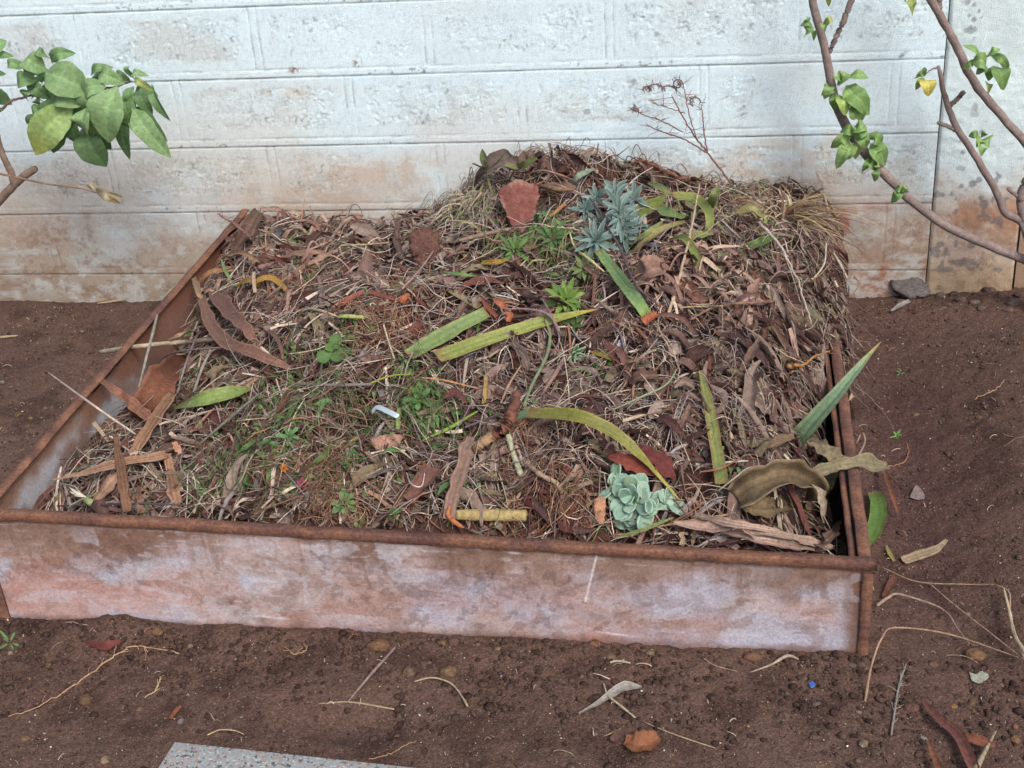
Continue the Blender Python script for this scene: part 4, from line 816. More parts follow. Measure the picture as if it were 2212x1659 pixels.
S_('twig', 'grey twig leaning on the fibrous root', [(1003, 924, .04), (1045, 908, .05), (1083, 895, .05)], [5, 6, 6], (120, 110, 116))
S_('twig', 'dark grey twig in the green weeds left of the strap leaf', [(804, 1028, .03), (850, 1010, .035), (898, 978, .03)], [6, 8, 6], (98, 86, 88))
S_('twig', 'long thin pale stalk standing at the right of the silver plant', [(1512, 396, .10), (1498, 470, .08), (1475, 571, .06), (1443, 682, .04)], [3, 5, 6, 8], (184, 156, 132), jag=.001)
S_('twig', 'dark crooked twig running from the silver plant down beside the green leaf', [(1274, 428, .06), (1330, 522, .07), (1372, 612, .06), (1428, 664, .05)], [5, 5, 5, 4], (92, 76, 84), jag=.0015)
S_('root', 'pale crooked root hooked over the lower silver rosette', [(1175, 488, .05), (1235, 494, .06), (1270, 506, .06), (1290, 526, .05)], [3, 4, 4, 3], (190, 160, 134), jag=.001)
S_('root', 'cream root bent at a joint left of the thick green leaf', [(1230, 502, .06), (1243, 536, .06), (1275, 562, .06), (1306, 588, .05)], [3, 6, 7, 3], (190, 178, 136), jag=.0006)
S_('straw', 'long pale straw poking out over the left rail', [(105, 805, .20), (180, 860, .16), (240, 902, .11), (293, 938, .06)], [3, 5, 5, 4], (198, 178, 164), knob=.03)
S_('twig', 'thin grey twig arching over the left rail near the back', [(398, 598, -.42), (352, 648, -.58), (330, 720, -.78), (312, 790, -.90), (297, 850, -.96)], [3, 5, 7, 6, 3], (150, 142, 128), Y=-.5)
S_('twig', 'forked dark twig crossing under the brown pods', [(320, 815, .06), (350, 775, .09), (400, 757, .09), (530, 748, .06)], [3, 4, 5, 3], (116, 98, 96))
S_('twig', 'grey twig pair leaning left of the split green leaf', [(383, 850, .04), (400, 790, .08), (430, 710, .07)], [5, 5, 4], (140, 124, 120))
S_('twig', 'grey split twig just right of the leaning pair', [(418, 850, .04), (435, 800, .07), (455, 755, .06)], [6, 7, 5], (150, 134, 128))
S_('rod', 'thin dark rod lying along the front left rail', [(123, 1093, .05), (220, 1090, .05), (310, 1088, .05), (420, 1092, .04)], [4, 5, 5, 3], (84, 74, 80), knob=.02)
S_('twig', 'long dark flat twig slanting through the left weeds', [(430, 960, .05), (500, 900, .06), (560, 850, .05)], [5, 7, 5], (112, 108, 98))
S_('twig', 'brown jointed twig across the husk pile', [(1490, 690, .05), (1540, 665, .06), (1600, 655, .06), (1665, 652, .05), (1720, 650, .03)], [5, 6, 7, 6, 3], (138, 106, 92), jag=.001, twigs=5)
S_('twig', 'pale straight straw in front of the husk pile', [(1470, 664, .06), (1515, 662, .065), (1562, 661, .06)], [3, 4, 3], (196, 170, 132))
S_('twig', 'white bent stalk slanting down the right slope', [(1640, 480, .08), (1690, 540, .09), (1720, 600, .08), (1738, 650, .06), (1752, 700, .04)], [7, 6, 4, 4, 3], (184, 168, 158), jag=.001)
S_('twig', 'second pale stalk at the right edge of the slope', [(1785, 525, .10), (1780, 570, .10), (1755, 605, .08)], [3, 4, 3], (192, 176, 156))
S_('root', 'orange crooked root near the right rail', [(1700, 790, .05), (1735, 788, .06), (1765, 768, .07), (1800, 756, .07)], [12, 6, 5, 4], (166, 122, 78), jag=.0015)
S_('twig', 'purplish loop of stem left of the little dark succulent', [(1090, 668, .06), (1140, 668, .07), (1185, 680, .07), (1212, 722, .05)], [3, 5, 7, 5], (142, 118, 122), knob=.02)
S_('twig', 'grey-purple thin stem crossing the yellow leaf tip', [(1170, 643, .05), (1195, 690, .06), (1208, 735, .05), (1188, 770, .03)], [4, 5, 5, 3], (136, 114, 120), knob=.02)
S_('twig', 'hooked pale stalk left of the plastic strip', [(740, 938, .02), (745, 900, .06), (765, 884, .08), (785, 895, .06), (795, 925, .02)], [3, 4, 4, 3, 3], (166, 136, 124), knob=.03)
S_('twig', 'white curling rootlet on the brown leaf sheet', [(878, 1020, .05), (888, 1045, .05), (910, 1050, .05), (918, 1020, .05)], [2, 3, 3, 2], (196, 184, 176))
S_('twig', 'straight brown twig crossing the brown leaf sheet', [(868, 1103, .05), (895, 1080, .055), (918, 1062, .05)], [3, 4, 3], (146, 110, 92))
S_('twig', 'reddish brown twig crossing the middle left of the heap', [(600, 900, .03), (700, 850, .045), (800, 790, .04)], [3, 4, 3], (124, 88, 78), jag=.0012)
S_('twig', 'long thin brown twig above the clover weeds', [(700, 915, .04), (800, 870, .05), (900, 812, .05), (940, 780, .04)], [3, 4, 4, 3], (132, 92, 78), jag=.001)
S_('twig', 'orange brown thin straw right of the yellow-green shoot', [(905, 815, .04), (960, 822, .045), (1035, 840, .035)], [3, 5, 3], (180, 132, 100))
S_('twig', 'pale stem slanting right of the little succulent', [(1260, 690, .05), (1242, 730, .05), (1230, 765, .03)], [3, 5, 4], (184, 160, 150))
S_('twig', 'thick rose stalk below the little succulent', [(1218, 775, .04), (1195, 815, .045), (1168, 855, .03)], [10, 9, 6], (150, 118, 108))
S_('twig', 'thin tan stalk left of the hooked grey-green one', [(1125, 790, .05), (1100, 830, .05), (1078, 880, .03)], [4, 6, 3], (168, 132, 112))
S_('twig', 'grey-green thin curved stem in the right middle', [(1325, 885, .04), (1390, 855, .05), (1440, 830, .05), (1466, 790, .04)], [2, 4, 4, 3], (150, 160, 128), knob=.02)
S_('twig', 'pale bent stalk reaching from the orange cut end', [(1415, 695, .05), (1445, 750, .055), (1465, 790, .05), (1462, 830, .03)], [4, 4, 3, 3], (170, 142, 128), jag=.001)
S_('twig', 'brown forked twig right of centre', [(1290, 800, .04), (1350, 785, .05), (1420, 765, .045)], [3, 5, 3], (128, 96, 86), jag=.001, twigs=7)
S_('twig', 'pale grey twig below the curled dried grass', [(1552, 1060, .05), (1590, 1030, .07), (1620, 1010, .07), (1660, 1012, .05)], [3, 4, 4, 2], (180, 166, 148), knob=.05)
S_('twig', 'reddish twig in front of the upright yellow-green leaf', [(1510, 1020, .05), (1555, 1012, .055), (1600, 990, .05)], [4, 5, 3], (150, 102, 80))
S_('twig', 'white thin twig crossing the front right husks', [(1600, 1165, .05), (1640, 1162, .055), (1680, 1168, .05)], [3, 5, 3], (198, 184, 172))
S_('root', 'thin brown twig in the root ball near the front rail', [(1180, 1140, .04), (1215, 1112, .05), (1240, 1085, .04)], [2, 3, 2], (176, 140, 110))
S_('root', 'dark branching root on the crest right of the silver plant', [(1362, 352, .08), (1390, 348, .11), (1420, 362, .10), (1460, 382, .06), (1490, 388, .03)], [3, 5, 7, 8, 10], (122, 82, 72), jag=.0015, twigs=26, tl=.035)
S_('root', 'dark wiry root tangle standing on the crest behind the red pad', [(1206, 366, .03), (1212, 330, .10), (1228, 345, .10), (1240, 360, .05)], [3, 3, 3, 2], (110, 88, 84), jag=.002, twigs=14, tl=.05)
S_('twig', 'short black upright twig on the crest', [(1196, 372, .02), (1193, 345, .06), (1192, 325, .10)], [4, 4, 4], (70, 64, 66))
S_('twig', 'long brown stalk lying under the red pad to the left', [(990, 520, .03), (1040, 508, .05), (1100, 495, .05)], [8, 10, 8], (150, 124, 108))
S_('twig', 'brown arching stem over the crest left of the silver plant', [(1130, 380, .05), (1170, 368, .08), (1210, 378, .07), (1240, 390, .04)], [3, 4, 5, 3], (152, 112, 100))
S_('twig', 'brown stub branch in front of the crest beside the red pad', [(1168, 402, .04), (1200, 408, .05), (1240, 410, .04)], [10, 11, 7], (132, 106, 84), knob=.15)
S_('twig', 'thin grey twig standing right of the flower stalk base', [(1390, 560, .04), (1430, 508, .07), (1450, 490, .07)], [3, 3, 2], (150, 126, 124))
S_('twig', 'reddish brown stem with side shoots above the yellow loops', [(470, 462, .18), (515, 490, .14), (545, 520, .08)], [4, 6, 5], (128, 98, 92), jag=.001, twigs=8, tl=.05)
S_('twig', 'pale crossing stick behind the brown soil clod', [(868, 625, .04), (905, 585, .05), (938, 540, .05)], [4, 5, 4], (160, 128, 118))
S_('twig', 'long straight straw across the back left', [(700, 508, .04), (750, 527, .045), (810, 545, .04)], [2, 4, 2], (176, 166, 150))
S_('twig', 'straight tan straw in front of the back green leaf', [(735, 530, .05), (790, 528, .055), (845, 524, .05)], [3, 4, 3], (180, 152, 120))
S_('twig', 'pale split stick at the foot of the upper root tangle', [(660, 666, .04), (695, 672, .05), (735, 686, .04)], [5, 7, 4], (190, 166, 138))
S_('cut_stalk', 'short yellow-green cut stalk right of the pale split stick', [(733, 683, .04), (762, 684, .05), (790, 686, .04)], [9, 10, 9], (166, 172, 108), knob=.04)
S_('twig', 'straight pale straw standing above the clover', [(828, 700, .05), (840, 740, .05), (852, 775, .04)], [4, 4, 3], (190, 172, 150))

# ---- flowers stalks with dry calyxes, right side
for i, (pa, lb) in enumerate([
    ([(1530, 805, .05), (1570, 815, .08), (1596, 840, .07)], 'dry flower head on a thin stalk at the left edge of the grey root tangle'),
    ([(1555, 860, .05), (1568, 900, .07), (1578, 934, .06)], 'dry flower head hanging beside the upright yellow-green leaf'),
    ([(1690, 870, .06), (1716, 885, .08), (1742, 905, .08)], 'dry flower head in front of the upright blue-green leaf'),
    ([(1808, 905, .12), (1822, 882, .14), (1836, 862, .15)], 'pale dry flower head sticking up over the right rail'),
    ([(1838, 640, .05), (1856, 615, .08), (1850, 602, .08)], 'dry flower head at the upper right edge of the heap'),
    ([(1800, 560, .06), (1775, 590, .08), (1756, 602, .08)], 'pale dry flower head below the golden grass')]):
    W = P3(pa, .05, 16); e = empty('dry_flower', W[0]); tag(e, lb, 'dry flower', 'dry flower heads on thin stalks')
    V, F, C = tubegeo(W, [2, 2.5, 2.5], (170, 140, 116), 16, 5); mk('stalk', V, F, M_bark, C, parent=e)
    d = nrm(W[-1]-W[-3]); A = petals(W[-1]-d*.004, d, 7, .022, .008, [(190, 166, 136), (176, 146, 118)], el=(80, 62), K=6, M=3, cup=.8, bend=-.2)
    A.out('flower_head', M_dry, parent=e)

# ---- mint green rosette, small succulent, silver plant
def rosette_thing(nm, cat, label, px, py, lift, n, L, Wd, cols, ax=None, solid=0, group=None, stem=None, mat_=None, extra=None, **k):
    P = at(px, py, lift+.012*(lift > .015)); e = empty(nm, P); tag(e, label, cat, group)
    A = petals(P, view_axis(P, .75) if ax is None else ax, n, L, Wd, cols, **k)
    if extra:
        for (qx, qy, ql, n2, L2, W2, ax2, kk) in extra: petals(at(qx, qy, ql), ax2, n2, L2, W2, cols, acc=A, **{**k, **kk})
    A.out('foliage', mat_ or M_leaf, parent=e, solid=solid)
    if stem:
        V, F, C = tubegeo(P3(stem, lift*.6, 12), [8, 9, 8], (128, 112, 90), 12, 7); mk('stem', V, F, M_bark, C, parent=e)
    return e
M_succ = mat('succulent', 60, .16, .65, .2, 160, .25, .05, speck=[(240, .66, .72, (.07, .06, .05))])
MINT = [(150, 180, 160), (132, 164, 144), (160, 188, 168), (120, 152, 134), (144, 172, 140)]
rosette_thing('succulent_rosette', 'succulent', 'mint green succulent rosette with broad overlapping petals by the front rail', 1365, 1078, .05, 24, .062, .038, MINT,
    ax=nrm(np.array([-.25, -.75, .6])), solid=.002, mat_=M_succ, obov=True, el=(70, 5), cup=.18, bend=.3, jit=.42, edge=(158, 186, 166), K=9, M=7,
    stem=[(1375, 1110), (1378, 1085), (1372, 1075)],
    extra=[(1400, 1090, .05, 9, .055, .036, nrm(np.array([.7, -.6, .5])), {}), (1366, 1108, .035, 12, .042, .032, nrm(np.array([0, -.9, .25])), {}), (1335, 1048, .05, 5, .05, .034, nrm(np.array([-.6, -.2, .8])), {}), (1440, 1088, .04, 5, .04, .03, nrm(np.array([.8, -.4, .5])), {})])
rosette_thing('succulent_rosette', 'succulent', 'little dark green closed succulent bud lying in mid heap', 1238, 762, .045, 14, .036, .013, [(112, 140, 108), (128, 156, 122), (96, 122, 96)],
    ax=nrm(np.array([.5, -.75, -.1])), solid=.003, mat_=M_succ, el=(85, 35), cup=.7, bend=-.1, K=8, M=5, edge=(150, 176, 142))
SILV = [(112, 136, 130), (100, 124, 120), (124, 148, 142), (88, 112, 108)]
P = at(1335, 450, .05); e = empty('silver_shrub', P); tag(e, 'silvery blue-green leafy shoot with narrow leaves near the crest of the heap', 'plant')
A = Acc()
st = P3([(1352, 540, .02), (1348, 500, .06), (1335, 450, .08), (1325, 405, .10)], .05, 20)
for i, j in enumerate(range(2, 20, 2)):
    petals(st[j], view_axis(st[j], .8)+np.array([-.1, 0, .35]), 8, .052 if i < 7 else .042, .0115, SILV, el=(65, 5), K=8, M=5, cup=.5, bend=.35, edge=(146, 166, 160), acc=A)
for (qx, qy, l) in ((1290, 430, .05), (1370, 430, .06), (1375, 490, .05), (1300, 480, .04), (1265, 455, .04)):
    q = at(qx, qy, l); petals(q, view_axis(q, .7), 12, .046, .011, SILV, el=(75, 5), K=8, M=5, cup=.5, bend=.3, edge=(146, 166, 160), acc=A)
A.out('foliage', M_succ, parent=e); V, F, C = tubegeo(st, [7, 6, 5, 3], (134, 140, 122), 20, 7); mk('stem', V, F, M_bark, C, parent=e)
rosette_thing('silver_shrub', 'plant', 'smaller silvery rosette just below the big silver shoot', 1288, 520, .05, 22, .06, .013, SILV, el=(80, 2), K=8, M=5, cup=.5, bend=.3, edge=(146, 166, 160), mat_=M_succ)
rosette_thing('silver_shrub', 'plant', 'tiny blue-green tuft in the back left of the heap', 628, 588, .03, 14, .032, .006, SILV, el=(75, 5), K=6, M=3, cup=.5, mat_=M_succ)
rosette_thing('weed', 'weed', 'bright green palmate weed above the yellow leaf tip', 1222, 648, .035, 20, .052, .015, [(120, 150, 72), (104, 138, 66), (134, 160, 84)], el=(60, 0), K=7, M=5, cup=.4)
rosette_thing('weed', 'weed', 'dark green leaf spray right under the palmate weed', 1232, 705, .02, 12, .045, .012, [(84, 116, 62), (98, 128, 68)], el=(50, 0), K=7, M=5, cup=.4)
rosette_thing('weed', 'weed', 'round green leaf pair left of centre under the root tangle', 722, 758, .03, 5, .045, .034, [(98, 132, 76), (86, 120, 66)], el=(50, 10), K=7, M=5, cup=.3, obov=True)
rosette_thing('weed', 'weed', 'clover-like weed with round leaves above the plastic strip', 905, 862, .03, 12, .035, .014, [(104, 142, 84), (92, 128, 72)], el=(70, 5), K=6, M=5, cup=.3, obov=True)
rosette_thing('weed', 'weed', 'small fresh green weed tuft in the left weeds', 625, 942, .03, 10, .028, .009, [(110, 156, 96)], el=(70, 5), K=6, M=3, cup=.3, obov=True)
rosette_thing('weed', 'weed', 'low green weed rosette near the front rail left of centre', 745, 1085, .03, 12, .03, .011, [(96, 134, 84), (110, 140, 84)], el=(60, 5), K=6, M=3, cup=.3, obov=True)
rosette_thing('weed', 'weed', 'serrated green and red weed below the red pad', 1115, 540, .03, 16, .05, .012, [(104, 134, 74), (88, 118, 68), (130, 90, 76)], el=(50, 0), K=7, M=5, cup=.3)
rosette_thing('weed', 'weed', 'green leaf spray between the red pad and the silver rosette', 1195, 515, .03, 16, .055, .014, [(92, 124, 74), (80, 110, 68)], el=(50, 0), K=7, M=5, cup=.3)
rosette_thing('weed', 'weed', 'tuft of green leaves above the palmate weed', 1262, 580, .03, 12, .045, .012, [(120, 134, 84), (104, 120, 76)], el=(50, 0), K=7, M=5, cup=.3)
rosette_thing('weed', 'weed', 'tiny fresh weed growing in the bare soil right of the frame', 1938, 941, .008, 9, .016, .005, [(112, 160, 84)], el=(60, 5), K=5, M=3, cup=.3)
rosette_thing('weed', 'weed', 'tiny weed seedling on the soil above the other one', 1945, 806, .005, 6, .013, .003, [(98, 140, 80)], el=(50, 5), K=5, M=3, cup=.3)
rosette_thing('weed', 'weed', 'green sprig on the soil at the left end of the front panel', 22, 1388, .01, 6, .03, .006, [(96, 128, 76)], el=(30, 5), K=5, M=3, cup=.3)
# leaf pairs on the crest
for (px, py, l, ax, n, cc, lb) in ((1050, 352, .07, (-.1, -.5, .9), 5, [(142, 152, 110), (116, 130, 88), (126, 108, 100)], 'yellow-green veined leaf pair standing on the crest at the left'),
    (1125, 352, .07, (.1, -.5, .9), 5, [(136, 142, 96), (120, 132, 80), (144, 118, 106)], 'olive leaf pair on the crest right of the grey crumpled leaf')):
    rosette_thing('leaf_shoot', 'plant', lb, px, py+15, l, n, .065, .026, cc, ax=ax, el=(80, 35), K=8, M=5, cup=.4, bend=-.1)
# golden grass tuft
for (px, py, n, lb, L, cc) in ((1690, 490, 170, 'tuft of golden dry grass blades at the upper right of the heap', .20, [(156, 134, 102), (136, 110, 84), (170, 152, 124), (112, 88, 72)]),
    (1560, 450, 46, 'brown wiry grass root clump between the crest and the golden tuft', .11, [(140, 110, 88), (158, 130, 100), (116, 86, 72)]),
    (1015, 440, 60, 'pale dry grass tuft left of the red pad', .075, [(164, 148, 128), (150, 138, 114), (178, 160, 140)])):
    P = at(px, py, .02); K = 12; h = rng.uniform(0, 6.28, n); t = np.linspace(0, 1, K)
    W = np.zeros((n, K, 3)); 
    for i in range(n):
        l = L*rng.uniform(.45, 1.1); d = np.array([math.cos(h[i])*1.1+.05*(px > 1600), math.sin(h[i])*.8-.25, 0]); e0 = rng.uniform(.3, 1.3)
        z = np.cumsum(np.sin(e0-t*(e0+rng.uniform(.2, 1.0))))*l/K; r = np.cumsum(np.cos(e0-t*(e0+.5)))*l/K
        W[i] = P+d*r[:, None]+np.array([0, 0, 1])*z[:, None]+rng.normal(0, .012, 3)
    W[..., 2] = np.maximum(W[..., 2], surf(W[..., 0], W[..., 1])+.003); W[..., 1] = np.minimum(W[..., 1], -.02)
    N = nrm(rng.normal(0, .4, (n, 1, 3))+np.array([0, -.5, .7]))*np.ones((n, K, 1))
    V, F, C = ribbons(W, (rng.uniform(.0015, .004, n)[:, None]*(1-t*.85)[None]), N, pick(cc, n), 3, .4)
    o = mk('grass_tuft', V, F, M_dry, C); tag(o, lb, 'dry grass')
# orange scraps
for pa, wv, cc, lb in (([(868, 655, .05), (874, 645, .055), (885, 636, .05)], [8, 16, 5], (180, 108, 76), 'orange petal scrap on top of a withered stem left of centre'),
    ([(1066, 644, .05), (1080, 656, .06), (1092, 668, .05)], [5, 16, 12], (178, 112, 84), 'orange curved husk scrap above the crossing sword leaves'),
    ([(1092, 672, .05), (1100, 682, .055), (1098, 695, .05)], [8, 18, 10], (180, 112, 84), 'lower orange husk scrap at the end of the broad green leaf'),
    ([(1038, 640, .04), (1052, 662, .05), (1072, 685, .04)], [4, 12, 8], (142, 84, 66), 'rust brown pointed scrap between the orange ones'),
    ([(1188, 468, .04), (1205, 455, .05), (1222, 440, .04)], [5, 9, 7], (180, 130, 92), 'small orange and cream scrap right of the red pad')):
    blade('orange_scrap', 'plant scrap', lb, pa, wv, cc, mat_=M_dry, cup=.6, K=12, group='orange plant scraps')
for (px, py, r, lb) in ((917, 1010, .009, 'small round orange flower head near the brown leaf sheet'), (891, 846, .010, 'orange marigold scrap in the clover weed'), (613, 1012, .007, 'tiny orange flower in the left weeds')):
    q = at(px, py, .04); A = petals(q, view_axis(q, .8), 26, r*1.25, .004, [(196, 126, 54), (180, 106, 46)], el=(85, 5), K=4, M=3)
    o = A.out('orange_flower', M_dry); tag(o, lb, 'flower', 'orange flower heads')
q = at(655, 1048, .04); A = petals(q, view_axis(q, .8), 16, .016, .006, [(150, 72, 96), (134, 62, 84)], el=(85, 5), K=4, M=3)
tag(A.out('magenta_flower', M_dry), 'faded magenta flower near the front rail on the left', 'flower')
# plastic strip, folded
blade('plastic_strip', 'plastic strip', 'pale blue white folded plastic strip lying on the green weeds', [(802, 893, .05), (815, 880, .06), (836, 888, .055), (860, 900, .045)], [7, 12, 12, 12], (196, 212, 226), mat_=M_plast, cup=.1, K=12, solid=.0008, stripes=.02)
blade('plastic_strip', 'plastic strip', 'dark grey shard in the hollow right of the crest', [(1382, 520, .02), (1405, 528, .03), (1430, 532, .02)], [6, 12, 6], (84, 84, 98), mat_=M_plast, cup=.1, K=8)
# white clawed stem
P = at(190, 1075, .05); e = empty('cut_bulb', P); tag(e, 'pale green cut bulb with white clawed roots by the front left corner', 'bulb')
A = petals(P, nrm(np.array([-.7, -.3, .5])), 7, .05, .007, [(222, 216, 196), (206, 200, 178)], el=(75, 50), K=8, M=3, cup=.5, bend=.3); A.out('roots', M_succ, parent=e)
V, F, C = tubegeo(P3([(184, 1078, .045), (196, 1086, .04), (208, 1092, .035)], .04, 10), [16, 18, 10], (158, 168, 118), 10, 8); mk('stem', V, F, M_leaf, C, parent=e)

# ---- flat pads, chips, clods with a traced outline
def slab(nm, cat, label, outline, lift, th, col, mat_, face=.6, group=None, rough_=.002, edge=None, N=None, ink=None):
    O = np.array(outline, float); c = O.mean(0); P0 = at(c[0], c[1], lift)
    n = nrm(nrm(CAMP-P0)*face+np.array([0, 0, 1-face])) if N is None else nrm(np.array(N, float))
    W = []
    OO = spline(np.r_[O, O[:1]], len(O)*5)[:-1]
    for q in OO:
        d = ray(*q); t = np.dot(P0-CAMP, n)/np.dot(d, n); W.append(CAMP+d*t)
    W = np.array(W); K = len(W); rings = [(1, -.5), (1.0, .3), (.96, .5), (.75, .5), (.5, .5), (.25, .5), (.02, .5)]
    cen = W.mean(0); V = []; C = []
    for i, (s, h) in enumerate(rings):
        v = cen+(W-cen)*s+n*th*h
        if i > 1: v = v+n*rough_*(fbm(v[:, 0]*60, v[:, 1]*60+v[:, 2]*60, 300, 3)[:, None]-.5)*2
        if i <= 2: v = v+rng.normal(0, rough_*.4, v.shape)
        V.append(v); cc = np.tile(c3(col), (K, 1))*(.8+.4*fbm(v[:, 0]*50, v[:, 1]*50+v[:, 2]*50, 301, 3))[:, None]
        if edge is not None and i in (1, 2): cc = mix(cc, np.tile(c3(edge), (K, 1)), sm(fbm(np.arange(K)*.35, np.arange(K)*0, 302, 2), .4, .6)*.8)
        if i > 2: cc = cc*(.8+.45*fbm(v[:, 0]*25, v[:, 1]*25+v[:, 2]*25, 303, 3))[:, None]
        C.append(cc)
    V = np.concatenate(V); C = np.concatenate(C); i = (np.arange(len(rings)-1)[:, None]*K+np.arange(K)).ravel(); j = (np.arange(len(rings)-1)[:, None]*K+(np.arange(K)+1) % K).ravel()
    o = mk(nm, V, [np.stack([i, j, j+K, i+K], 1), np.arange(K)[None, ::-1]], mat_, C); return tag(o, label, cat, group)
slab('cactus_pad', 'cactus pad', 'flat reddish cactus pad with pale scalloped rim standing near the crest', [(1098, 397), (1112, 388), (1128, 391), (1145, 396), (1161, 400), (1163, 415), (1164, 430), (1158, 448), (1157, 468), (1142, 488), (1128, 503), (1115, 496), (1105, 487), (1095, 465), (1085, 443), (1078, 425), (1080, 408)], .085, .010, (116, 74, 68), M_bark, face=1., edge=(140, 112, 98), rough_=.003)
slab('wood_chip', 'wood chip', 'grey wood chip showing under the crossing sword leaves', [(992, 762), (1036, 748), (1040, 772), (1010, 795), (990, 790)], .035, .006, (150, 140, 142), M_bark, face=.8)
slab('wood_chip', 'wood chip', 'blue-grey upright wood chip right of the yellowed leaf', [(1332, 745), (1345, 728), (1352, 742), (1345, 775), (1328, 768)], .035, .005, (150, 146, 162), M_bark, face=.8)
slab('wood_chip', 'wood chip', 'dark slate chip above the broad green leaf', [(992, 672), (1010, 658), (1015, 672), (1000, 684)], .03, .005, (110, 106, 116), M_bark, face=.8)
slab('soil_clod', 'clod', 'dark brown root-bound soil clod shaped like a pot, back of centre', [(882, 510), (905, 500), (935, 502), (950, 520), (944, 560), (925, 584), (900, 575), (888, 545)], .055, .055, (92, 66, 60), M_soil, face=.75, rough_=.006)
slab('husk_core', 'plant scrap', 'brown hollow rind left of the mint rosette', [(1284, 1080), (1305, 1072), (1308, 1110), (1300, 1135), (1285, 1120)], .03, .02, (150, 112, 88), M_bark, face=.8, rough_=.003)
slab('dry_leaf', 'dry leaf', 'brown rumpled leaf with pale patches below the plastic strip', [(800, 950), (830, 938), (870, 940), (862, 965), (835, 982), (812, 972)], .035, .004, (140, 106, 92), M_dry, face=.7, rough_=.005)

# ---- dead twiggy weed in front of the wall
P = onY(1618, 448, -.22); e = empty('dead_weed', P); tag(e, 'dead branching weed with curled seed heads leaning against the wall', 'plant')
A = Acc(); DW = (128, 92, 84)
def br(path, ws, Y0=-.18, Y1=-.07, tw=0, tl=.03, col=DW, A=A):
    K = 26; n = len(path); W = spline(np.array([onY(x, y, Y0+(Y1-Y0)*i/(n-1)) for i, (x, y) in enumerate(path)]), K); W[1:-1] += rng.normal(0, .0008, (K-2, 3))
    V, F, C = tubegeo(W, ws, col, K, 6, .1); A.add(V, F, C)
    for _ in range(tw):
        j = rng.integers(K//3, K-1); d = nrm(np.array([rng.normal(0, 1), rng.normal(0, .25), rng.uniform(-.3, 1)])); L = tl*rng.uniform(.4, 1.2)
        Q = W[j]+d*np.linspace(0, L, 7)[:, None]+rng.normal(0, L*.05, (7, 3))*np.linspace(0, 1, 7)[:, None]; Q[:, 1] = np.minimum(Q[:, 1], -.008)
        v, f, c = tubes(Q[None], np.linspace(.0009, .0005, 7)[None], c3(col)[None], 4); A.add(v, f, c)
    return W
br([(1625, 460), (1600, 425), (1570, 385), (1528, 330)], [6, 5, 4.5], -.22, -.15, 3)
br([(1528, 330), (1505, 300), (1475, 253), (1450, 205)], [4.5, 3.5, 2.5], -.15, -.1, 8)
br([(1528, 330), (1521, 290), (1518, 253), (1515, 225)], [3.5, 3, 2], -.15, -.11, 6)
br([(1505, 300), (1490, 250), (1480, 205), (1475, 178)], [3, 2.5, 2], -.14, -.1, 8)
br([(1528, 330), (1480, 302), (1430, 285), (1395, 268)], [3.5, 3, 2], -.15, -.08, 12)
br([(1475, 285), (1430, 262), (1395, 250), (1362, 236)], [3, 2.5, 2], -.13, -.07, 10)
br([(1480, 245), (1450, 235), (1420, 225), (1400, 215)], [2.5, 2, 1.5], -.12, -.08, 6)
A.out('branches', M_bark, parent=e)
def curl(cx, cy, r, turns, Y, sx=1.):
    t = np.linspace(0, 1, 30); W = np.array([onY(cx+sx*r*(1-.5*q)*math.cos(q*turns*6.28), cy-r*(1-.5*q)*math.sin(q*turns*6.28), Y-.01*q) for q in t])
    A2 = Acc(); V, F, C = tubes(W[None], np.full((1, 30), .0019), c3((110, 92, 92))[None], 5); A2.add(V, F, C)
    for j in range(0, 30, 2):
        d = nrm(rng.normal(0, 1, 3)*[1, .3, 1]); Q = W[j]+d*np.linspace(0, .012, 5)[:, None]; v, f, c = tubes(Q[None], np.full((1, 5), .0009), c3((112, 92, 92))[None], 4); A2.add(v, f, c)
    A2.out('seed_head', M_bark, parent=e)
curl(1464, 182, 11, 1.3, -.1); curl(1500, 222, 14, .7, -.1); curl(1395, 196, 12, .5, -.09); curl(1440, 196, 14, .45, -.09, 1.6); curl(1412, 192, 14, .4, -.09, 1.5); curl(1372, 240, 8, .5, -.08)

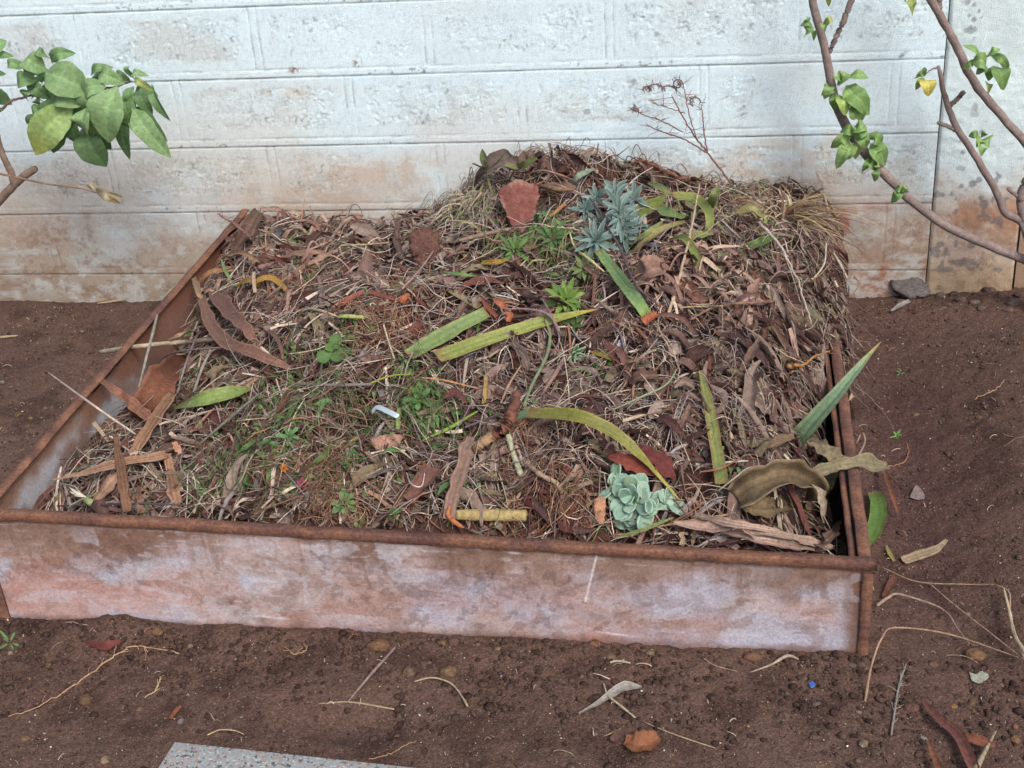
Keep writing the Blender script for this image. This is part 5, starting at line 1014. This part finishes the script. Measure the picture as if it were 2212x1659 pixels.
# ------------------------------------------------------------------ shrubs in front of the wall
def leafgeo(b, t, w_px, Y, col, A, tipc=None, droop=.028, K=26, M=11, cup=.35, Y1=None):
    p0 = onY(*b, Y); p1 = onY(*t, Y-.01 if Y1 is None else Y1); mid = (p0+p1)/2+np.array([0, -droop, droop*.6])
    W = spline(np.array([p0, mid, p1]), K); tt = np.linspace(0, 1, K)
    prof = np.interp(tt, [0, .08, .25, .45, .7, .88, 1], [.05, .22, .78, 1, .80, .42, .02])*(1+.04*np.sin(tt*13+rng.uniform(0, 6)))
    N = nrm(np.array([rng.normal(0, .2), -.8, .45+rng.normal(0, .2)])); hw = 1.16*w_px*mpp(p0)/2*prof
    T = nrm(np.gradient(W, axis=0)); s = nrm(np.cross(T, N)); n = np.cross(s, T); u = np.linspace(-1, 1, M)
    fold = np.sqrt(u*u+.02)*cup-.1*u**4+.05*np.abs(u)*np.sin(tt[:, None]*12+u*2+rng.uniform(0, 6))
    P = W[:, None]+s[:, None]*(hw[:, None]*u)[..., None]+n[:, None]*(hw[:, None]*fold)[..., None]
    C = np.broadcast_to(c3(col)*rng.uniform(.85, 1.15)*1.05, (K, M, 3)).copy(); C[:, M//2] *= 1.3; C *= (1+.10*np.clip(np.sin(np.arange(K)[:, None]*1.1-np.abs(u)*4), 0, 1)**4)[..., None]
    C *= (1+.07*np.sin(np.arange(K)[:, None]*2.4+np.abs(u)*4))[..., None]
    if tipc is not None: C = mix(C, np.broadcast_to(c3(tipc), C.shape), sm(tt[:, None]+0*u, .5, .95)*.8)
    A.add(P.reshape(-1, 3), gridF(M, K), C.reshape(-1, 3))
def shrub(label, nm, stems, leaves, Y, scol, base):
    e = empty(nm, base); tag(e, label, 'shrub')
    for nm2, sl_ in stems:
        for (path, ws) in sl_:
            K = 40; n = len(path); W = spline(np.array([onY(p[0], p[1], p[2] if len(p) > 2 else Y) for p in path]), K)
            W[1:-1] += rng.normal(0, .0007, (K-2, 3)); V, F, C = tubegeo(W, ws, scol, K, 12, .05); mk(nm2, V, F, M_bark, C, parent=e)
    for cl in leaves:
        A = Acc()
        for lf in cl: leafgeo(*lf[:3], lf[3], lf[4], A, **(lf[5] if len(lf) > 5 else {}))
        A.out('leaf_cluster', M_leaf, parent=e)
    return e
# left shrub
G1, G2, G3 = (122, 150, 104), (104, 134, 90), (88, 116, 78)
def c1(b, t, w_, dY, col, **k): return ((b[0]/3, b[1]/3), (t[0]/3, t[1]/3), w_/3, -.30+dY, col, k)
LL = [
 c1((-30, 420), (45, 262), 110, .0, G2), c1((0, 560), (20, 720), 120, -.02, G1), c1((-20, 400), (95, 365), 60, 0, G2), c1((-30, 520), (40, 480), 60, 0, G3),
 c1((185, 440), (48, 432), 62, 0, G2), c1((310, 465), (170, 375), 120, -.01, G1), c1((350, 400), (245, 322), 56, .0, G2), c1((335, 405), (492, 345), 75, .0, G2),
 c1((250, 520), (115, 560), 95, 0, G2), c1((235, 560), (320, 640), 80, -.01, G3), c1((215, 590), (190, 660), 60, 0, G2), c1((260, 640), (290, 700), 50, 0, G2), 
 c1((600, 600), (295, 470), 205, -.04, G1), c1((575, 520), (478, 440), 56, 0, G2), c1((590, 490), (738, 440), 55, 0, G2), c1((640, 480), (810, 545), 100, -.02, G1),
 c1((850, 530), (780, 490), 60, 0, G1), c1((850, 500), (968, 492), 50, 0, G1), c1((870, 510), (842, 430), 36, 0, G2), c1((870, 510), (1000, 592), 46, -.04, (160, 170, 104)),
 c1((985, 545), (1105, 785), 60, -.02, G2, cup=.9), c1((915, 570), (990, 745), 90, -.01, G2), c1((865, 560), (880, 700), 66, -.01, G2),
 c1((760, 560), (705, 925), 225, -.06, G1), c1((640, 620), (560, 720), 120, -.03, G1), c1((855, 690), (1110, 1025), 130, -.05, G1), c1((890, 690), (1085, 920), 96, -.02, G3),
 c1((850, 670), (830, 785), 90, 0, G3), c1((480, 680), (232, 1005), 205, -.05, (134, 158, 100), tipc=(160, 168, 88)), c1((560, 700), (585, 895), 150, -.06, G1),
 c1((650, 720), (640, 900), 110, -.03, G1), c1((730, 700), (760, 830), 70, -.01, G3), c1((560, 840), (690, 1082), 190, -.02, G3), c1((470, 780), (545, 950), 100, .0, G3),
 c1((335, 730), (218, 780), 100, 0, G2), c1((360, 620), (545, 680), 130, -.04, G1), c1((330, 640), (460, 740), 110, -.02, G2), c1((620, 680), (590, 790), 70, 0, G3), c1((540, 620), (690, 560), 110, -.05, G1)]
for (b_, t_, w__, Y__, c__, k__) in [q for q in LL if q[2] > 25]:     # leaves further back in the same cluster
    for q_ in range(2):
        jx, jy = rng.uniform(-22, 18), rng.uniform(-12, 20); a__ = rng.normal(0, .45); dx, dy = (t_[0]-b_[0])*.75, (t_[1]-b_[1])*.75
        LL.append(((b_[0]+jx, b_[1]+jy), (b_[0]+jx+dx*math.cos(a__)-dy*math.sin(a__), min(b_[1]+jy+dx*math.sin(a__)+abs(dy*math.cos(a__)), 345)), w__*.72, Y__+.05, [G2, G3][q_], {}))
shrub('broad-leaved green shrub branch reaching in front of the wall at the left edge', 'shrub',
    [('branch', [([(-140, 700), (-128, 560), (-105, 400), (-70, 300), (-30, 252), (0, 238), (25, 218), (60, 208)], [16, 14, 11, 8, 6, 5]), ([(60, 208), (120, 190), (190, 178), (235, 190), (285, 175)], [5, 5, 4]),
                 ([(-70, 60), (-45, 160), (-10, 280), (5, 330), (22, 370), (32, 398)], [8, 10, 12, 15, 17]), ([(78, 363), (55, 378), (30, 400), (0, 432), (-50, 490), (-110, 580), (-140, 680), (-150, 752)], [16, 17, 18, 20, 24, 26])])],
    [LL], -.30, (134, 112, 100), np.array([-.75, -.3, 0]))
e = empty('twig', onY(0, 376, -.34)); tag(e, 'thin brown twig ending in a withered tan leaf, in front of the left wall', 'twig')
W = spline(np.array([onY(x, y, -.34) for x, y in ((-118, 345), (-60, 362), (40, 384), (100, 397), (170, 406), (207, 416))]), 24); V, F, C = tubegeo(W, [6, 5, 4, 3.5], (140, 112, 94), 24, 7); mk('stem', V, F, M_bark, C, parent=e)
A = Acc(); leafgeo((207, 416), (212, 402), 16, -.34, (150, 138, 112), A); leafgeo((208, 417), (270, 428), 26, -.34, (158, 148, 124), A, Y1=-.36); leafgeo((230, 424), (262, 440), 14, -.345, (160, 142, 104), A); A.out('leaf', M_leaf, parent=e)

# right shrub: bare stems with leaf clusters
SG = [(120, 148, 92), (108, 138, 82), (132, 158, 100)]
def cl(cx, cy, spec, Y=-.16):
    out = []
    for (dx, dy, L, w_, c) in spec:
        out.append(((cx+dx*.12*L/40, cy+dy*.12*L/40), (cx+dx*L/40, cy+dy*L/40), w_, Y-.02+rng.uniform(-.015, .015), c if isinstance(c, tuple) else SG[c], dict(Y1=Y-.05+rng.uniform(-.03, .02))))
    return out
def tip(lst, Y=-.16):
    return [((a, b), (c, d), w_, Y+rng.uniform(-.03, 0), SG[k] if isinstance(k, int) else k, dict(Y1=Y-.04+rng.uniform(-.02, .03))) for (a, b, c, d, w_, k) in lst]
K1 = tip([(1758, 62, 1728, 56, 14, 0), (1752, 58, 1736, 84, 18, 0), (1745, 60, 1745, 38, 10, 1), (1755, 65, 1758, 88, 14, 1), (1776, 62, 1800, 44, 14, (150, 160, 96)), (1775, 58, 1782, 70, 16, 0)])
K2 = tip([(1808, 185, 1830, 158, 26, 0), (1822, 172, 1876, 168, 24, 0), (1800, 195, 1774, 205, 24, 1), (1795, 185, 1780, 215, 20, 0), (1825, 195, 1878, 248, 42, 1), (1828, 185, 1848, 235, 38, 0), (1812, 205, 1826, 250, 26, (142, 164, 92)), (1838, 225, 1862, 262, 30, 0), (1798, 205, 1802, 240, 20, 1), (1815, 178, 1800, 168, 20, 1), (1835, 240, 1845, 260, 24, 1)])
K3 = tip([(1838, 285, 1872, 275, 26, 0), (1845, 290, 1815, 285, 22, 1), (1838, 298, 1795, 320, 28, 0), (1835, 305, 1806, 365, 26, 0), (1838, 312, 1826, 345, 32, (136, 160, 96)), (1845, 312, 1848, 344, 22, 0), (1855, 300, 1870, 320, 24, 1), (1875, 300, 1905, 312, 26, 1), (1880, 310, 1912, 358, 34, 0), (1882, 318, 1895, 355, 26, 1), (1860, 288, 1845, 298, 30, 1), (1822, 330, 1812, 350, 16, 1)])
K4 = tip([(1888, 368, 1872, 350, 18, 1), (1890, 368, 1888, 392, 18, 0), (1885, 365, 1900, 358, 12, 0), (1880, 345, 1862, 372, 14, 1)])
K5 = tip([(1945, 415, 1925, 438, 20, 1), (1948, 415, 1932, 410, 16, 0), (1950, 418, 1958, 408, 12, 0)])
K6 = tip([(1998, 165, 1975, 170, 12, 1), (1990, 168, 1978, 195, 14, (140, 150, 92)), (1995, 172, 2006, 208, 30, (188, 178, 96)), (1996, 165, 1990, 152, 8, 1)], -.12)
K7 = tip([(2120, 135, 2078, 98, 16, 0), (2125, 130, 2160, 105, 16, 0), (2140, 120, 2178, 155, 18, 0), (2130, 145, 2100, 135, 34, 0), (2145, 142, 2168, 195, 36, 1), (2120, 150, 2108, 160, 22, 1), (2130, 150, 2135, 175, 20, 1), (2128, 178, 2134, 205, 14, (142, 160, 92)), (2108, 140, 2078, 150, 14, 1)], -.2)
K8 = tip([(2112, 300, 2092, 295, 16, 1), (2115, 300, 2110, 318, 22, 0), (2120, 302, 2136, 318, 26, 0), (2112, 312, 2120, 338, 20, 0), (2118, 298, 2125, 290, 12, 1)], -.2)
K9 = tip([(1962, 0, 1970, 36, 18, (150, 160, 92)), (1950, -10, 1955, 5, 12, 0), (1785, -5, 1790, 15, 12, (150, 160, 96))])
shrub('bare grey-brown shrub stems with small leaf clusters in front of the wall at the right', 'shrub',
    [('stem', [([(1735, -150), (1745, -60), (1757, 10), (1770, 62), (1785, 120), (1798, 195), (1820, 255), (1862, 322), (1922, 388), (1980, 443), (2050, 492), (2130, 528), (2215, 562), (2290, 600, -.2)], [15, 16, 18, 19, 21, 22, 19, 19, 20, 22]),
               ([(1900, -170), (1868, -70), (1838, 5), (1816, 58), (1789, 118)], [13, 13, 14, 12]),
               ([(1900, -190), (1965, -80), (2030, 32), (2062, 92), (2100, 170), (2150, 235), (2225, 320), (2300, 420)], [15, 18, 18, 19, 18, 19]),
               ([(2040, -160), (2032, -60), (2029, 0), (2030, 26)], [12, 12, 12]),
               ([(2027, 142), (2038, 195), (2052, 240), (2066, 275), (2108, 340), (2150, 410), (2172, 460), (2205, 478), (2225, 520, -.18), (2245, 600, -.2), (2260, 690, -.2)], [9, 12, 14, 15, 16, 18, 20, 26, 30]),
               ([(2050, 230), (2066, 216), (2082, 198)], [12, 10, 11]), ([(2026, 264), (2045, 272), (2066, 282)], [8, 9, 10]),
               ([(2250, 330), (2222, 380), (2205, 425), (2212, 480)], [14, 17, 19, 20]), ([(2208, 430), (2185, 415), (2178, 408)], [9, 8, 9]), ([(2029, 146), (2012, 150), (1994, 164)], [4, 3, 3]), ([(1950, -100), (1950, -50), (1960, -4)], [4, 3, 3]), ([(1757, -10), (1772, -14), (1786, -6)], [4, 3, 3])])],
    [K1, K2, K3, K4, K5, K6, K7, K8, K9], -.16, (140, 122, 118), at(2245, 690))

# ------------------------------------------------------------------ things on the bare ground
# granite slab (only its far corner is in the picture)
def onZ(px, py, z):
    d = ray(px, py); return CAMP+d*((z-CAMP[2])/d[2])
A0 = onZ(377, 1601, .016); B0 = onZ(918, 1659, .016); d = nrm((B0-A0)*[1, 1, 0]); q = np.array([d[1], -d[0], 0]); C0 = onZ(340, 1659, .016); q2 = nrm((C0-A0)*[1, 1, 0]); top = .016
Lx, Ly = .62, .42; V = []; n1, n2 = 60, 40
U, Vv = np.meshgrid(np.linspace(0, Lx, n1), np.linspace(0, Ly, n2))
P = A0*[1, 1, 0]+U[..., None]*d+Vv[..., None]*q2; ed = np.minimum(np.minimum(U, Lx-U), np.minimum(Vv, Ly-Vv))
P[..., 2] = top-.002*(1-sm(ed, 0, .004)); base = P.copy(); b = np.concatenate([P[0], P[1:, -1], P[-1, ::-1][1:], P[::-1, 0][1:-1]])
V = np.concatenate([P.reshape(-1, 3), b, b*[1, 1, 0]-[0, 0, .04]]); nb = len(b); o0 = n1*n2
F = gridF(n1, n2); i = np.arange(nb); j = (i+1) % nb
o = mk('granite_slab', V, [F, np.stack([o0+i, o0+i+nb, o0+j+nb, o0+j], 1)], M_gran, smooth=False); tag(o, 'speckled grey granite slab lying flat on the soil at the bottom edge', 'stone slab')

# pebbles
def pebble(px, py, s, col, label, ang=False, grp='stones lying on the bare soil', flat=.7):
    P = at(px, py); r = s*mpp(P)/2; nu, nv = 14, 10; th = np.linspace(0, 2*np.pi, nu+1)[:-1]; ph = np.linspace(-1.5, 1.5, nv)
    T, Ph = np.meshgrid(th, ph); D_ = np.stack([np.cos(Ph)*np.cos(T), np.cos(Ph)*np.sin(T), np.sin(Ph)], -1); k = rng.uniform(0, 50)
    rad = 1+.5*(fbm(D_[..., 0]*1.3+k, D_[..., 1]*1.3+D_[..., 2]*1.1, 400, 3)-.5)*(1.6 if ang else 1)
    Q = D_*rad[..., None]*r*np.array([rng.uniform(.85, 1.25), rng.uniform(.8, 1.1), flat]); V = Q.reshape(-1, 3)+np.array([P[0], P[1], G(P[0], P[1])+r*flat*.22])
    i = (np.arange(nv-1)[:, None]*nu+np.arange(nu)).ravel(); j = (np.arange(nv-1)[:, None]*nu+(np.arange(nu)+1) % nu).ravel()
    c = (c3(col)*.30+lin(96, 78, 70)*.45)*(.6+.7*fbm(V[:, 0]*90, V[:, 1]*90+V[:, 2]*90, 401, 3))[:, None]
    o = mk('pebble', V, [np.stack([i, j, j+nu, i+nu], 1), np.arange(nu)[None, ::-1], (np.arange(nu)+(nv-1)*nu)[None]], M_stone, c); return tag(o, label, 'pebble', grp)
OC, DO, GR, CRM, BR = (150, 118, 84), (124, 96, 74), (124, 114, 108), (176, 158, 134), (112, 84, 72)
for a_ in [
 (340, 1368, 24, OC, 'ochre stone touching the front panel at the left'), (411, 1397, 15, CRM, 'cream pebble right of the ochre stone by the panel'), (440, 1433, 20, (96, 78, 80), 'dark purple-grey pebble below the cream one'),
 (185, 1514, 34, (118, 92, 66), 'flat ochre brown stone in the lower left soil'), (303, 1537, 20, OC, 'tan pebble in the lower left, right of the flat stone'), (270, 1528, 16, GR, 'grey chip left of the tan pebble'),
 (392, 1562, 18, (150, 148, 148), 'pale grey chip above the granite slab corner'), (228, 1645, 24, (176, 150, 118), 'cream ochre pebble at the bottom edge left of the slab'), (56, 1597, 18, OC, 'small tan pebble at the far lower left'),
 (105, 1440, 16, DO, 'small brown pebble left, under the panel end'), (24, 1414, 16, CRM, 'small cream pebble at the left edge'), (820, 1398, 42, (142, 106, 70), 'largest ochre stone just below the front panel'),
 (955, 1390, 20, DO, 'brown round pebble right of the largest ochre stone'), (980, 1390, 26, BR, 'bigger brown pebble touching the round one'), (1074, 1404, 19, (140, 122, 100), 'grey tan pebble below the middle of the panel'),
 (885, 1456, 30, (118, 96, 76), 'oval olive brown stone with an upright shape, mid foreground'), (970, 1454, 34, (150, 124, 90), 'angular ochre stone with a pale side, mid foreground'), (928, 1434, 14, DO, 'little brown pebble above the two mid stones'),
 (1285, 1393, 25, (156, 112, 76), 'round orange brown stone right of the panel middle'), (1318, 1420, 24, (132, 114, 92), 'standing tan stone with a straw at its foot'), (1406, 1413, 17, (160, 142, 118), 'pale pebble right of the standing stone'),
 (1257, 1465, 13, CRM, 'tiny cream pebble in the centre foreground'), (1095, 1440, 11, OC, 'tiny ochre pebble in the centre foreground'), (1287, 1589, 9, CRM, 'tiny cream speck stone low in the centre'),
 (1626, 1424, 34, (126, 90, 64), 'wide reddish ochre stone below the right half of the panel'), (1841, 1442, 15, GR, 'left one of two grey pebbles below the panel corner'), (1859, 1437, 16, (118, 106, 96), 'right one of two grey pebbles below the panel corner'),
 (2108, 1418, 38, (156, 118, 80), 'long golden stone on the right soil'), (1765, 1524, 17, GR, 'grey pebble below the blue chip'), (1855, 1541, 12, CRM, 'small pinkish pebble left of the spiky stem'),
 (1865, 1608, 22, (160, 146, 118), 'cream pebble low on the right'), (2058, 1531, 20, (168, 128, 76), 'golden pebble above the reddish husk'), (2100, 1520, 22, (122, 106, 72), 'olive pebble right of the golden pebble'),
 (2193, 1600, 24, (146, 110, 72), 'ochre stone at the right edge, the lower one'), (2193, 1573, 15, (160, 108, 78), 'orange pebble at the right edge above the ochre stone'), (1968, 1533, 30, (126, 88, 78), 'flat reddish stone right of the spiky stem'),
 (2015, 1437, 22, (126, 96, 80), 'brown stone under the thin straws on the right'), (2105, 1188, 14, OC, 'small ochre pebble high on the right soil'), (2090, 1330, 12, CRM, 'small cream pebble among the straws on the right'),
 (160, 685, 16, (120, 94, 70), 'dusty tan lump on the soil near the left wall'), (153, 710, 12, OC, 'small ochre pebble on the left soil below the tan lump'), (178, 717, 8, CRM, 'tiny cream pebble on the left soil'),
 (40, 897, 16, (146, 112, 80), 'ochre pebble on the soil left of the left rail'), (66, 905, 10, OC, 'little ochre pebble next to the one by the left rail'), (98, 884, 9, CRM, 'tiny cream pebble by the left rail'),
 (5, 827, 12, (170, 168, 162), 'whitish pebble at the left edge beside the frame'), (1980, 900, 14, OC, 'small ochre pebble on the right mound'), (2115, 905, 14, DO, 'brown pebble on the right mound'),
 (2050, 985, 12, OC, 'ochre pebble low on the right mound'), (2110, 940, 12, (110, 86, 72), 'dark pebble low on the right mound')]: pebble(*a_)
# plaster crumbs along the foot of the right wall
slab('plaster_lump', 'plaster lump', 'large blue-grey plaster lump at the foot of the wall right of the heap', [(1925, 595), (1965, 590), (1995, 610), (2008, 635), (1985, 645), (1950, 640), (1928, 620)], -.004, .02, (100, 94, 94), M_stone, face=.5, rough_=.006)
for i, (px, py, s) in enumerate([(1945, 655, 24), (1932, 672, 14), (1990, 640, 22), (2030, 640, 26), (2062, 636, 20), (2075, 650, 24), (2105, 655, 22), (2135, 628, 30), (2160, 640, 24), (2190, 655, 30), (2120, 668, 20), (2178, 672, 22), (2050, 660, 14), (2205, 640, 26), (2015, 665, 12)]):
    pebble(px, py, s, (104, 92, 88) if i % 3 else (122, 114, 112), 'blue-grey crumb of fallen plaster along the foot of the right wall', True, 'plaster crumbs at the wall foot', .55)

# straws, roots and leaves on the soil
GG = 'straws and roots on the bare soil'
def g_(nm, lb, path, ws, col, **k): return stick(nm, 'straw' if nm != 'root' else 'root', lb, path, ws, col, group=GG, lift=k.pop('lift', .006), **k)
g_('straw', 'flat grey-brown stalk slanting below the largest ochre stone', [(750, 1518), (800, 1458), (855, 1397)], [3, 7, 5], (136, 116, 110), lift=.012)
g_('straw', 'pale crossing straw at the foot of the slanting stalk', [(690, 1520), (760, 1517), (856, 1533)], [2, 4, 4], (166, 148, 120))
g_('straw', 'long pale straw arching right of the angular stone', [(895, 1472), (935, 1464), (975, 1477), (1000, 1508), (1010, 1526)], [3, 4, 4, 5], (178, 158, 130), lift=.01)
g_('root', 'long branched pale root lying in the lower left soil', [(17, 1548), (75, 1530), (133, 1497), (185, 1462), (227, 1432), (262, 1408), (295, 1396), (345, 1402), (388, 1412)], [2, 3, 4, 3, 2], (178, 144, 114), jag=.0012, twigs=9, tl=.03, K=50)
g_('root', 'short forked pale root in the left foreground', [(313, 1508), (338, 1487), (345, 1468), (352, 1452)], [2, 4, 3], (190, 162, 126), jag=.001, twigs=3, tl=.02)
g_('root', 'curved thin root above the granite slab', [(447, 1588), (475, 1577), (505, 1578), (527, 1586)], [3, 3, 2], (184, 160, 128))
g_('root', 'thin wavy root near the slab in the centre', [(795, 1640), (840, 1630), (870, 1612), (900, 1600)], [2, 3, 2], (156, 124, 94), jag=.001)
g_('root', 'small branched rootlet below the panel, left of centre', [(615, 1398), (635, 1412), (655, 1408), (665, 1395)], [2, 3, 2], (166, 136, 106), jag=.001, twigs=5, tl=.018)
g_('straw', 'pale curved straw with a bend, right foreground', [(1304, 1476), (1314, 1502), (1345, 1528), (1372, 1550)], [3, 5, 5, 4], (190, 172, 146), lift=.014)
g_('straw', 'long pale straw running right from the brown leaf', [(1392, 1560), (1440, 1580), (1490, 1598), (1545, 1616)], [2, 3, 3, 2], (172, 150, 124))
g_('straw', 'short thin straw left of the brown leaf', [(1305, 1590), (1325, 1582), (1342, 1573)], [2, 3, 2], (170, 148, 118))
g_('straw', 'flat pale straw with a hooked end below the panel, right', [(1621, 1452), (1665, 1436), (1700, 1417), (1726, 1424)], [2, 5, 8, 3], (166, 146, 130), lift=.012)
g_('straw', 'thin tan straw left of the hooked one', [(1520, 1422), (1545, 1438), (1592, 1450)], [3, 3, 2], (158, 134, 116))
g_('straw', 'pale jointed straw at the foot of the standing stone', [(1308, 1436), (1330, 1428), (1362, 1432)], [3, 5, 4], (184, 166, 142))
g_('straw', 'long bent brown straw leaning at the panel corner', [(1868, 1520, .0), (1882, 1440, .04), (1905, 1378, .07), (1935, 1356, .06), (2050, 1370, .03), (2200, 1420, .01)], [6, 5, 4, 4, 3], (160, 130, 108), K=44)
g_('straw', 'thin straw running from above to the right edge bundle', [(2010, 1262), (2060, 1305), (2130, 1360), (2212, 1425)], [3, 3, 4], (164, 136, 114), lift=.02)
g_('straw', 'thin tan straw sweeping along the soil above the bent one', [(1905, 1225), (1980, 1256), (2080, 1262), (2150, 1262)], [2, 3, 2], (152, 124, 104), lift=.015)
g_('straw', 'thick pale straw at the right edge of the bundle', [(2168, 1270), (2180, 1320), (2192, 1372), (2216, 1412)], [4, 8, 8, 9], (190, 168, 140), lift=.03)
g_('straw', 'thin curved straw beside the thick pale one', [(2150, 1262), (2180, 1280), (2182, 1330), (2200, 1390), (2216, 1430)], [2, 4, 4, 4], (170, 146, 120), lift=.03)
g_('straw', 'grey frayed straw starting at the panel corner', [(1894, 1308), (1920, 1290), (1945, 1284), (2035, 1315), (2070, 1360), (2095, 1392)], [8, 6, 4, 3, 2], (158, 134, 120), lift=.02)
g_('straw', 'pale stiff straw at the lower right corner', [(2108, 1662), (2128, 1622), (2152, 1578)], [14, 9, 4], (150, 138, 112), lift=.02)
g_('straw', 'short pale straw lying near the left wall', [(210, 655), (240, 651), (272, 646)], [3, 5, 4], (178, 154, 128))
g_('straw', 'pale straw at the left edge above the frame', [(-10, 730), (15, 727), (38, 725)], [6, 6, 3], (170, 148, 122))
g_('root', 'pale thin root on the right mound', [(2105, 862), (2130, 850), (2155, 838), (2170, 820)], [2, 3, 2], (166, 134, 108), jag=.001)
g_('root', 'thin curved root beside the tiny weed', [(1905, 1010), (1950, 1000), (1962, 975), (1958, 958)], [3, 3, 2], (150, 112, 84), jag=.001)
g_('straw', 'hooked pale stalk hanging over the right rail', [(1832, 1048, .19), (1850, 995, .18), (1868, 955, .16), (1862, 935, .16), (1850, 958, .14)], [3, 4, 4, 3], (170, 140, 124))
g_('spiky_stem', 'grey spiky dried stem lying on the lower right soil', [(1925, 1588), (1932, 1540), (1942, 1480), (1958, 1432)], [5, 5, 5, 3], (138, 130, 122), twigs=34, tl=.016)
GH = 'husks and leaves on the bare soil'
def h_(nm, lb, path, ws, col, **k): return blade(nm, 'dry leaf', lb, path, ws, col, group=GH, lift=k.pop('lift', .012), mat_=M_dry, **k)
h_('dry_leaf', 'silvery grey dried leaf with a curled right end, right foreground', [(1250, 1542), (1290, 1520), (1320, 1500), (1350, 1484), (1386, 1484)], [4, 10, 18, 24, 6], (150, 146, 140), edge=(188, 184, 178), cup=.5, wav=.1)
h_('dry_leaf', 'rust brown curled leaf on the soil, lower right of centre', [(1350, 1600), (1375, 1608), (1400, 1604), (1422, 1592)], [20, 46, 48, 20], (146, 98, 70), cup=.7, wav=.15)
h_('dry_leaf', 'dull dark leaf scrap next to the rust brown one', [(1320, 1600), (1345, 1588), (1375, 1575)], [12, 26, 22, 6], (98, 74, 68), cup=.5, wav=.1)
h_('husk', 'dark red-brown husk lying diagonally in the lower right', [(1992, 1514), (2030, 1555), (2070, 1590), (2105, 1664)], [6, 18, 26, 24], (118, 78, 72), cup=.5, lift=.02)
h_('husk', 'bright rust husk branch right of the dark red-brown one', [(2085, 1590), (2110, 1600), (2150, 1612)], [10, 22, 24, 8], (136, 86, 68), cup=.5, lift=.02)
h_('husk', 'upright rust strip left of the dark diagonal husk', [(2005, 1598), (2016, 1630), (2030, 1665)], [7, 13, 16], (134, 88, 70), cup=.5, lift=.02)
h_('husk', 'red-brown strip leaning outside the right rail', [(1908, 1010, .03), (1925, 1060, .04), (1940, 1110, .02)], [8, 12, 10, 3], (126, 84, 70), cup=.4)
h_('husk', 'red-brown flake right behind the panel corner', [(1908, 1290), (1925, 1262), (1935, 1240)], [8, 18, 10], (112, 74, 62), cup=.3)
h_('straw_bundle', 'small bundle of flattened dry grass behind the corner', [(1950, 1212), (1985, 1200), (2020, 1188), (2046, 1166)], [20, 24, 20, 6], (152, 134, 112), cup=.3, stripes=.35, wav=.1)
h_('dry_leaf', 'yellow-green spotted leaf sliver near the right rail end', [(1915, 1178), (1922, 1195), (1932, 1212)], [3, 10, 5], (158, 152, 96), cup=.2)
h_('dry_leaf', 'grey-brown withered leaf wrapped at the top of the right soil', [(1925, 672), (1945, 660), (1965, 650)], [4, 12, 9], (148, 142, 140), cup=.4)
h_('wood_strip', 'orange brown wood sliver in the lower left soil', [(368, 1552), (378, 1538), (390, 1525)], [7, 10, 6], (140, 88, 66), cup=.1)
slab('dry_leaf', 'dry leaf', 'grey jagged leaf piece on the right soil below the golden stone', [(2094, 1452), (2108, 1456), (2122, 1450), (2136, 1460), (2128, 1470), (2114, 1476), (2098, 1468)], .008, .002, (140, 140, 128), M_dry, face=.3, rough_=.001)
slab('dry_leaf', 'dry leaf', 'dull grey leaf piece on the soil right of the green leaf segment', [(1965, 1075), (1980, 1048), (1998, 1072), (1985, 1080)], .01, .002, (112, 100, 98), M_dry, face=.3, rough_=.001)
slab('plastic_chip', 'plastic chip', 'tiny bright blue plastic chip below the right half of the panel', [(1746, 1476), (1755, 1472), (1762, 1480), (1752, 1487)], .006, .004, (52, 84, 150), M_plast, face=.4, rough_=.0003)
for (px, py, s, lb) in ((1995, 1597, 20, 'white shell-like flake left of the rust strip'), (1698, 1586, 9, 'tiny white flake low in the foreground'), (1785, 1562, 8, 'tiny whitish flake near the cream pebble'), (760, 1466, 9, 'tiny white chip below the left panel half'), (1083, 1460, 9, 'small white chip in the centre foreground')):
    pebble(px, py, s, (196, 192, 186), lb, True, 'white flakes on the soil', .35)
